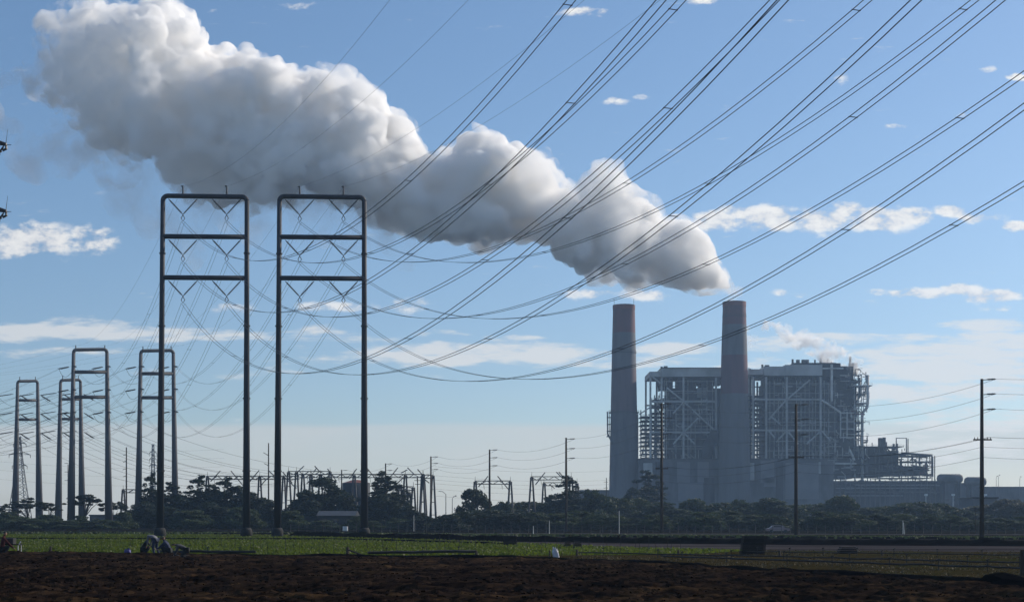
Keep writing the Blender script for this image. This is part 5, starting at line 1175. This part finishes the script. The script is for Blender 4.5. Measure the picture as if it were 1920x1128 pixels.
def itp(L, x):
    L = sorted(L); return float(np.interp(x, [a[0] for a in L], [a[1] for a in L]))
def plume_spheres(seed, shrink, rmin, rmax, n, depth=.42, x0=55, x1=1378, step=8, D=1000):
    r = random.Random(seed); out = []
    for x in np.arange(x0, x1, step):
        tt, bb = itp(TOP, x) + shrink, itp(BOT, x) - shrink * .8; h = bb - tt; mdl = (tt + bb) / 2
        if h < 8: 
            if shrink <= 0: out.append((P(x, mdl, D), max(2, h / 2) * D / F))
            continue
        for k in range(n):
            R = min(r.uniform(rmin, rmax) * h, 62); R = max(R, 5)
            y = r.uniform(tt + R, max(tt + R + .1, bb - R)) if k > 2 else tt + R * 1.02
            if k == 3: y = bb - R
            for _ in range(4):
                ok = R
                for a in range(8):
                    xx, yy = x + R * math.cos(a * PI / 4), y + R * math.sin(a * PI / 4); t2, b2 = itp(TOP, xx) + shrink, itp(BOT, xx) - shrink * .8
                    if xx > 1386 or xx < 44 or yy < t2 - 3 or yy > b2 + 3: ok = R * .8
                R = ok
            if R < 3.5: continue
            q = 1 - ((y - mdl) / (h / 2)) ** 2; out.append((P(x + r.uniform(-4, 4), y, D + r.uniform(-1, 1) * depth * h * D / F * math.sqrt(max(q, .04))), R * D / F))
    return out
loc = P(1371, 560, 1000)
plume = puffs_mesh('steam_plume', plume_spheres(5, -5, .10, .30, 11), 2.0, [], steam_mat('thin_outer_steam', .17, (.998, .993, .985), nz=(.055, 8, .40, .62), fade=(260, 520, .13)), loc)
tag(plume, 'huge white and grey steam plume drifting left from the right chimney', 'steam plume')
core = puffs_mesh('dense_steam', plume_spheres(7, 11, .12, .30, 9, .36, x0=110), 2.0, [], steam_mat('dense_inner_steam', .34, (.998, .993, .985), nz=(.07, 6, .36, .52), fade=(330, 520, .14)), loc, plume)
BS = ((38, 22, .65), (17, 11, .6), (8, 4.5, .5))
for q_ in (plume, core): billow(q_, BS, 3, True); remesh(q_, 1.35)
# torn-off wisps
def wisp(name, label, pts, dens, D=1000, seed=1, disp=None, nz=(.05, 4, .4, .75), vox=2.5, cat_='steam'):
    r = random.Random(seed); sp = []
    for (x, y, R, k) in pts:
        for _ in range(k): sp.append((P(x + r.uniform(-1, 1) * R, y + r.uniform(-1, 1) * R * .7, D + r.uniform(-1, 1) * R * .3), R * r.uniform(.35, .7) * D / F))
    l = P(pts[0][0], pts[0][1], D); o = puffs_mesh(name, sp, vox, disp or [('BLENDER_ORIGINAL', 30, 5, 16, .5)], steam_mat(name + '_mat', dens, (.999, .997, .993), .45, nz=nz), l); tag(o, label, cat_, 'loose steam'); return o
wisp('steam_wisp', 'faint torn wisp of steam hanging below the left end of the plume', [(85, 300, 48, 10), (150, 285, 45, 8), (210, 300, 42, 8), (120, 250, 40, 6), (180, 250, 50, 8), (50, 160, 30, 7)], .07, seed=4)
wisp('steam_wisp', 'grey cloud of steam cut by the left edge beside the plume', [(-10, 145, 32, 9), (-30, 200, 42, 9), (-5, 250, 34, 6)], .08, seed=6)
wisp('steam_wisp', 'thin grey veil of steam sagging under the middle of the plume behind the near towers', [(270, 350, 55, 8), (340, 400, 60, 10), (420, 405, 55, 10), (520, 400, 55, 10), (620, 405, 50, 10), (700, 430, 45, 8), (330, 455, 45, 5), (760, 450, 40, 6), (760, 480, 25, 4)], .032, seed=8)
small = [(1600, 688, 16, 12), (1580, 678, 18, 12), (1562, 668, 18, 12), (1545, 655, 18, 12), (1525, 648, 17, 10), (1500, 640, 18, 10), (1475, 625, 16, 8), (1450, 612, 14, 7), (1612, 700, 10, 8)]
wisp('steam_wisp', 'small white steam trail blowing left from the right boiler house roof', small, .34, 1012, 9, [('BLENDER_ORIGINAL', 10, 4, 5, .5)], (.12, 5, .42, .66), 1.3)
wisp('steam_wisp', 'tiny steam puff above the left roof vents of the right boiler house', [(1436, 668, 5, 6), (1432, 660, 4, 4), (1405, 640, 14, 8), (1400, 620, 10, 6)], .2, 1012, 10, [('BLENDER_ORIGINAL', 8, 4, 3, .5)], (.15, 4, .35, .7), 1.2)
wisp('steam_wisp', 'thin steam curling out of the right chimney top', [(1374, 562, 10, 8), (1378, 550, 11, 8), (1366, 535, 14, 8), (1384, 545, 8, 5), (1352, 520, 14, 8)], .16, 986, 12, [('BLENDER_ORIGINAL', 8, 4, 3, .5)], (.15, 4, .35, .7), 1.2)

# ------------------------------------------------------------------ haze
HZ = .00016
hz = MB().box((-2500, -80, -1.6), (2500, 3100, 440)).build('haze', bpy.data.materials.new('haze_air')); hz['kind'] = 'stuff'; hz['label'] = 'pale blue air haze over the fields'
hm = hz.data.materials[0]; hm.use_nodes = True; n = NT(hm.node_tree); n.t.nodes.clear(); out = n.n('ShaderNodeOutputMaterial'); pv = n.n('ShaderNodeVolumePrincipled')
pv.inputs['Color'].default_value = (.45, .68, 1, 1); pv.inputs['Density'].default_value = HZ; pv.inputs['Anisotropy'].default_value = .3; n.t.links.new(pv.outputs[0], out.inputs['Volume'])
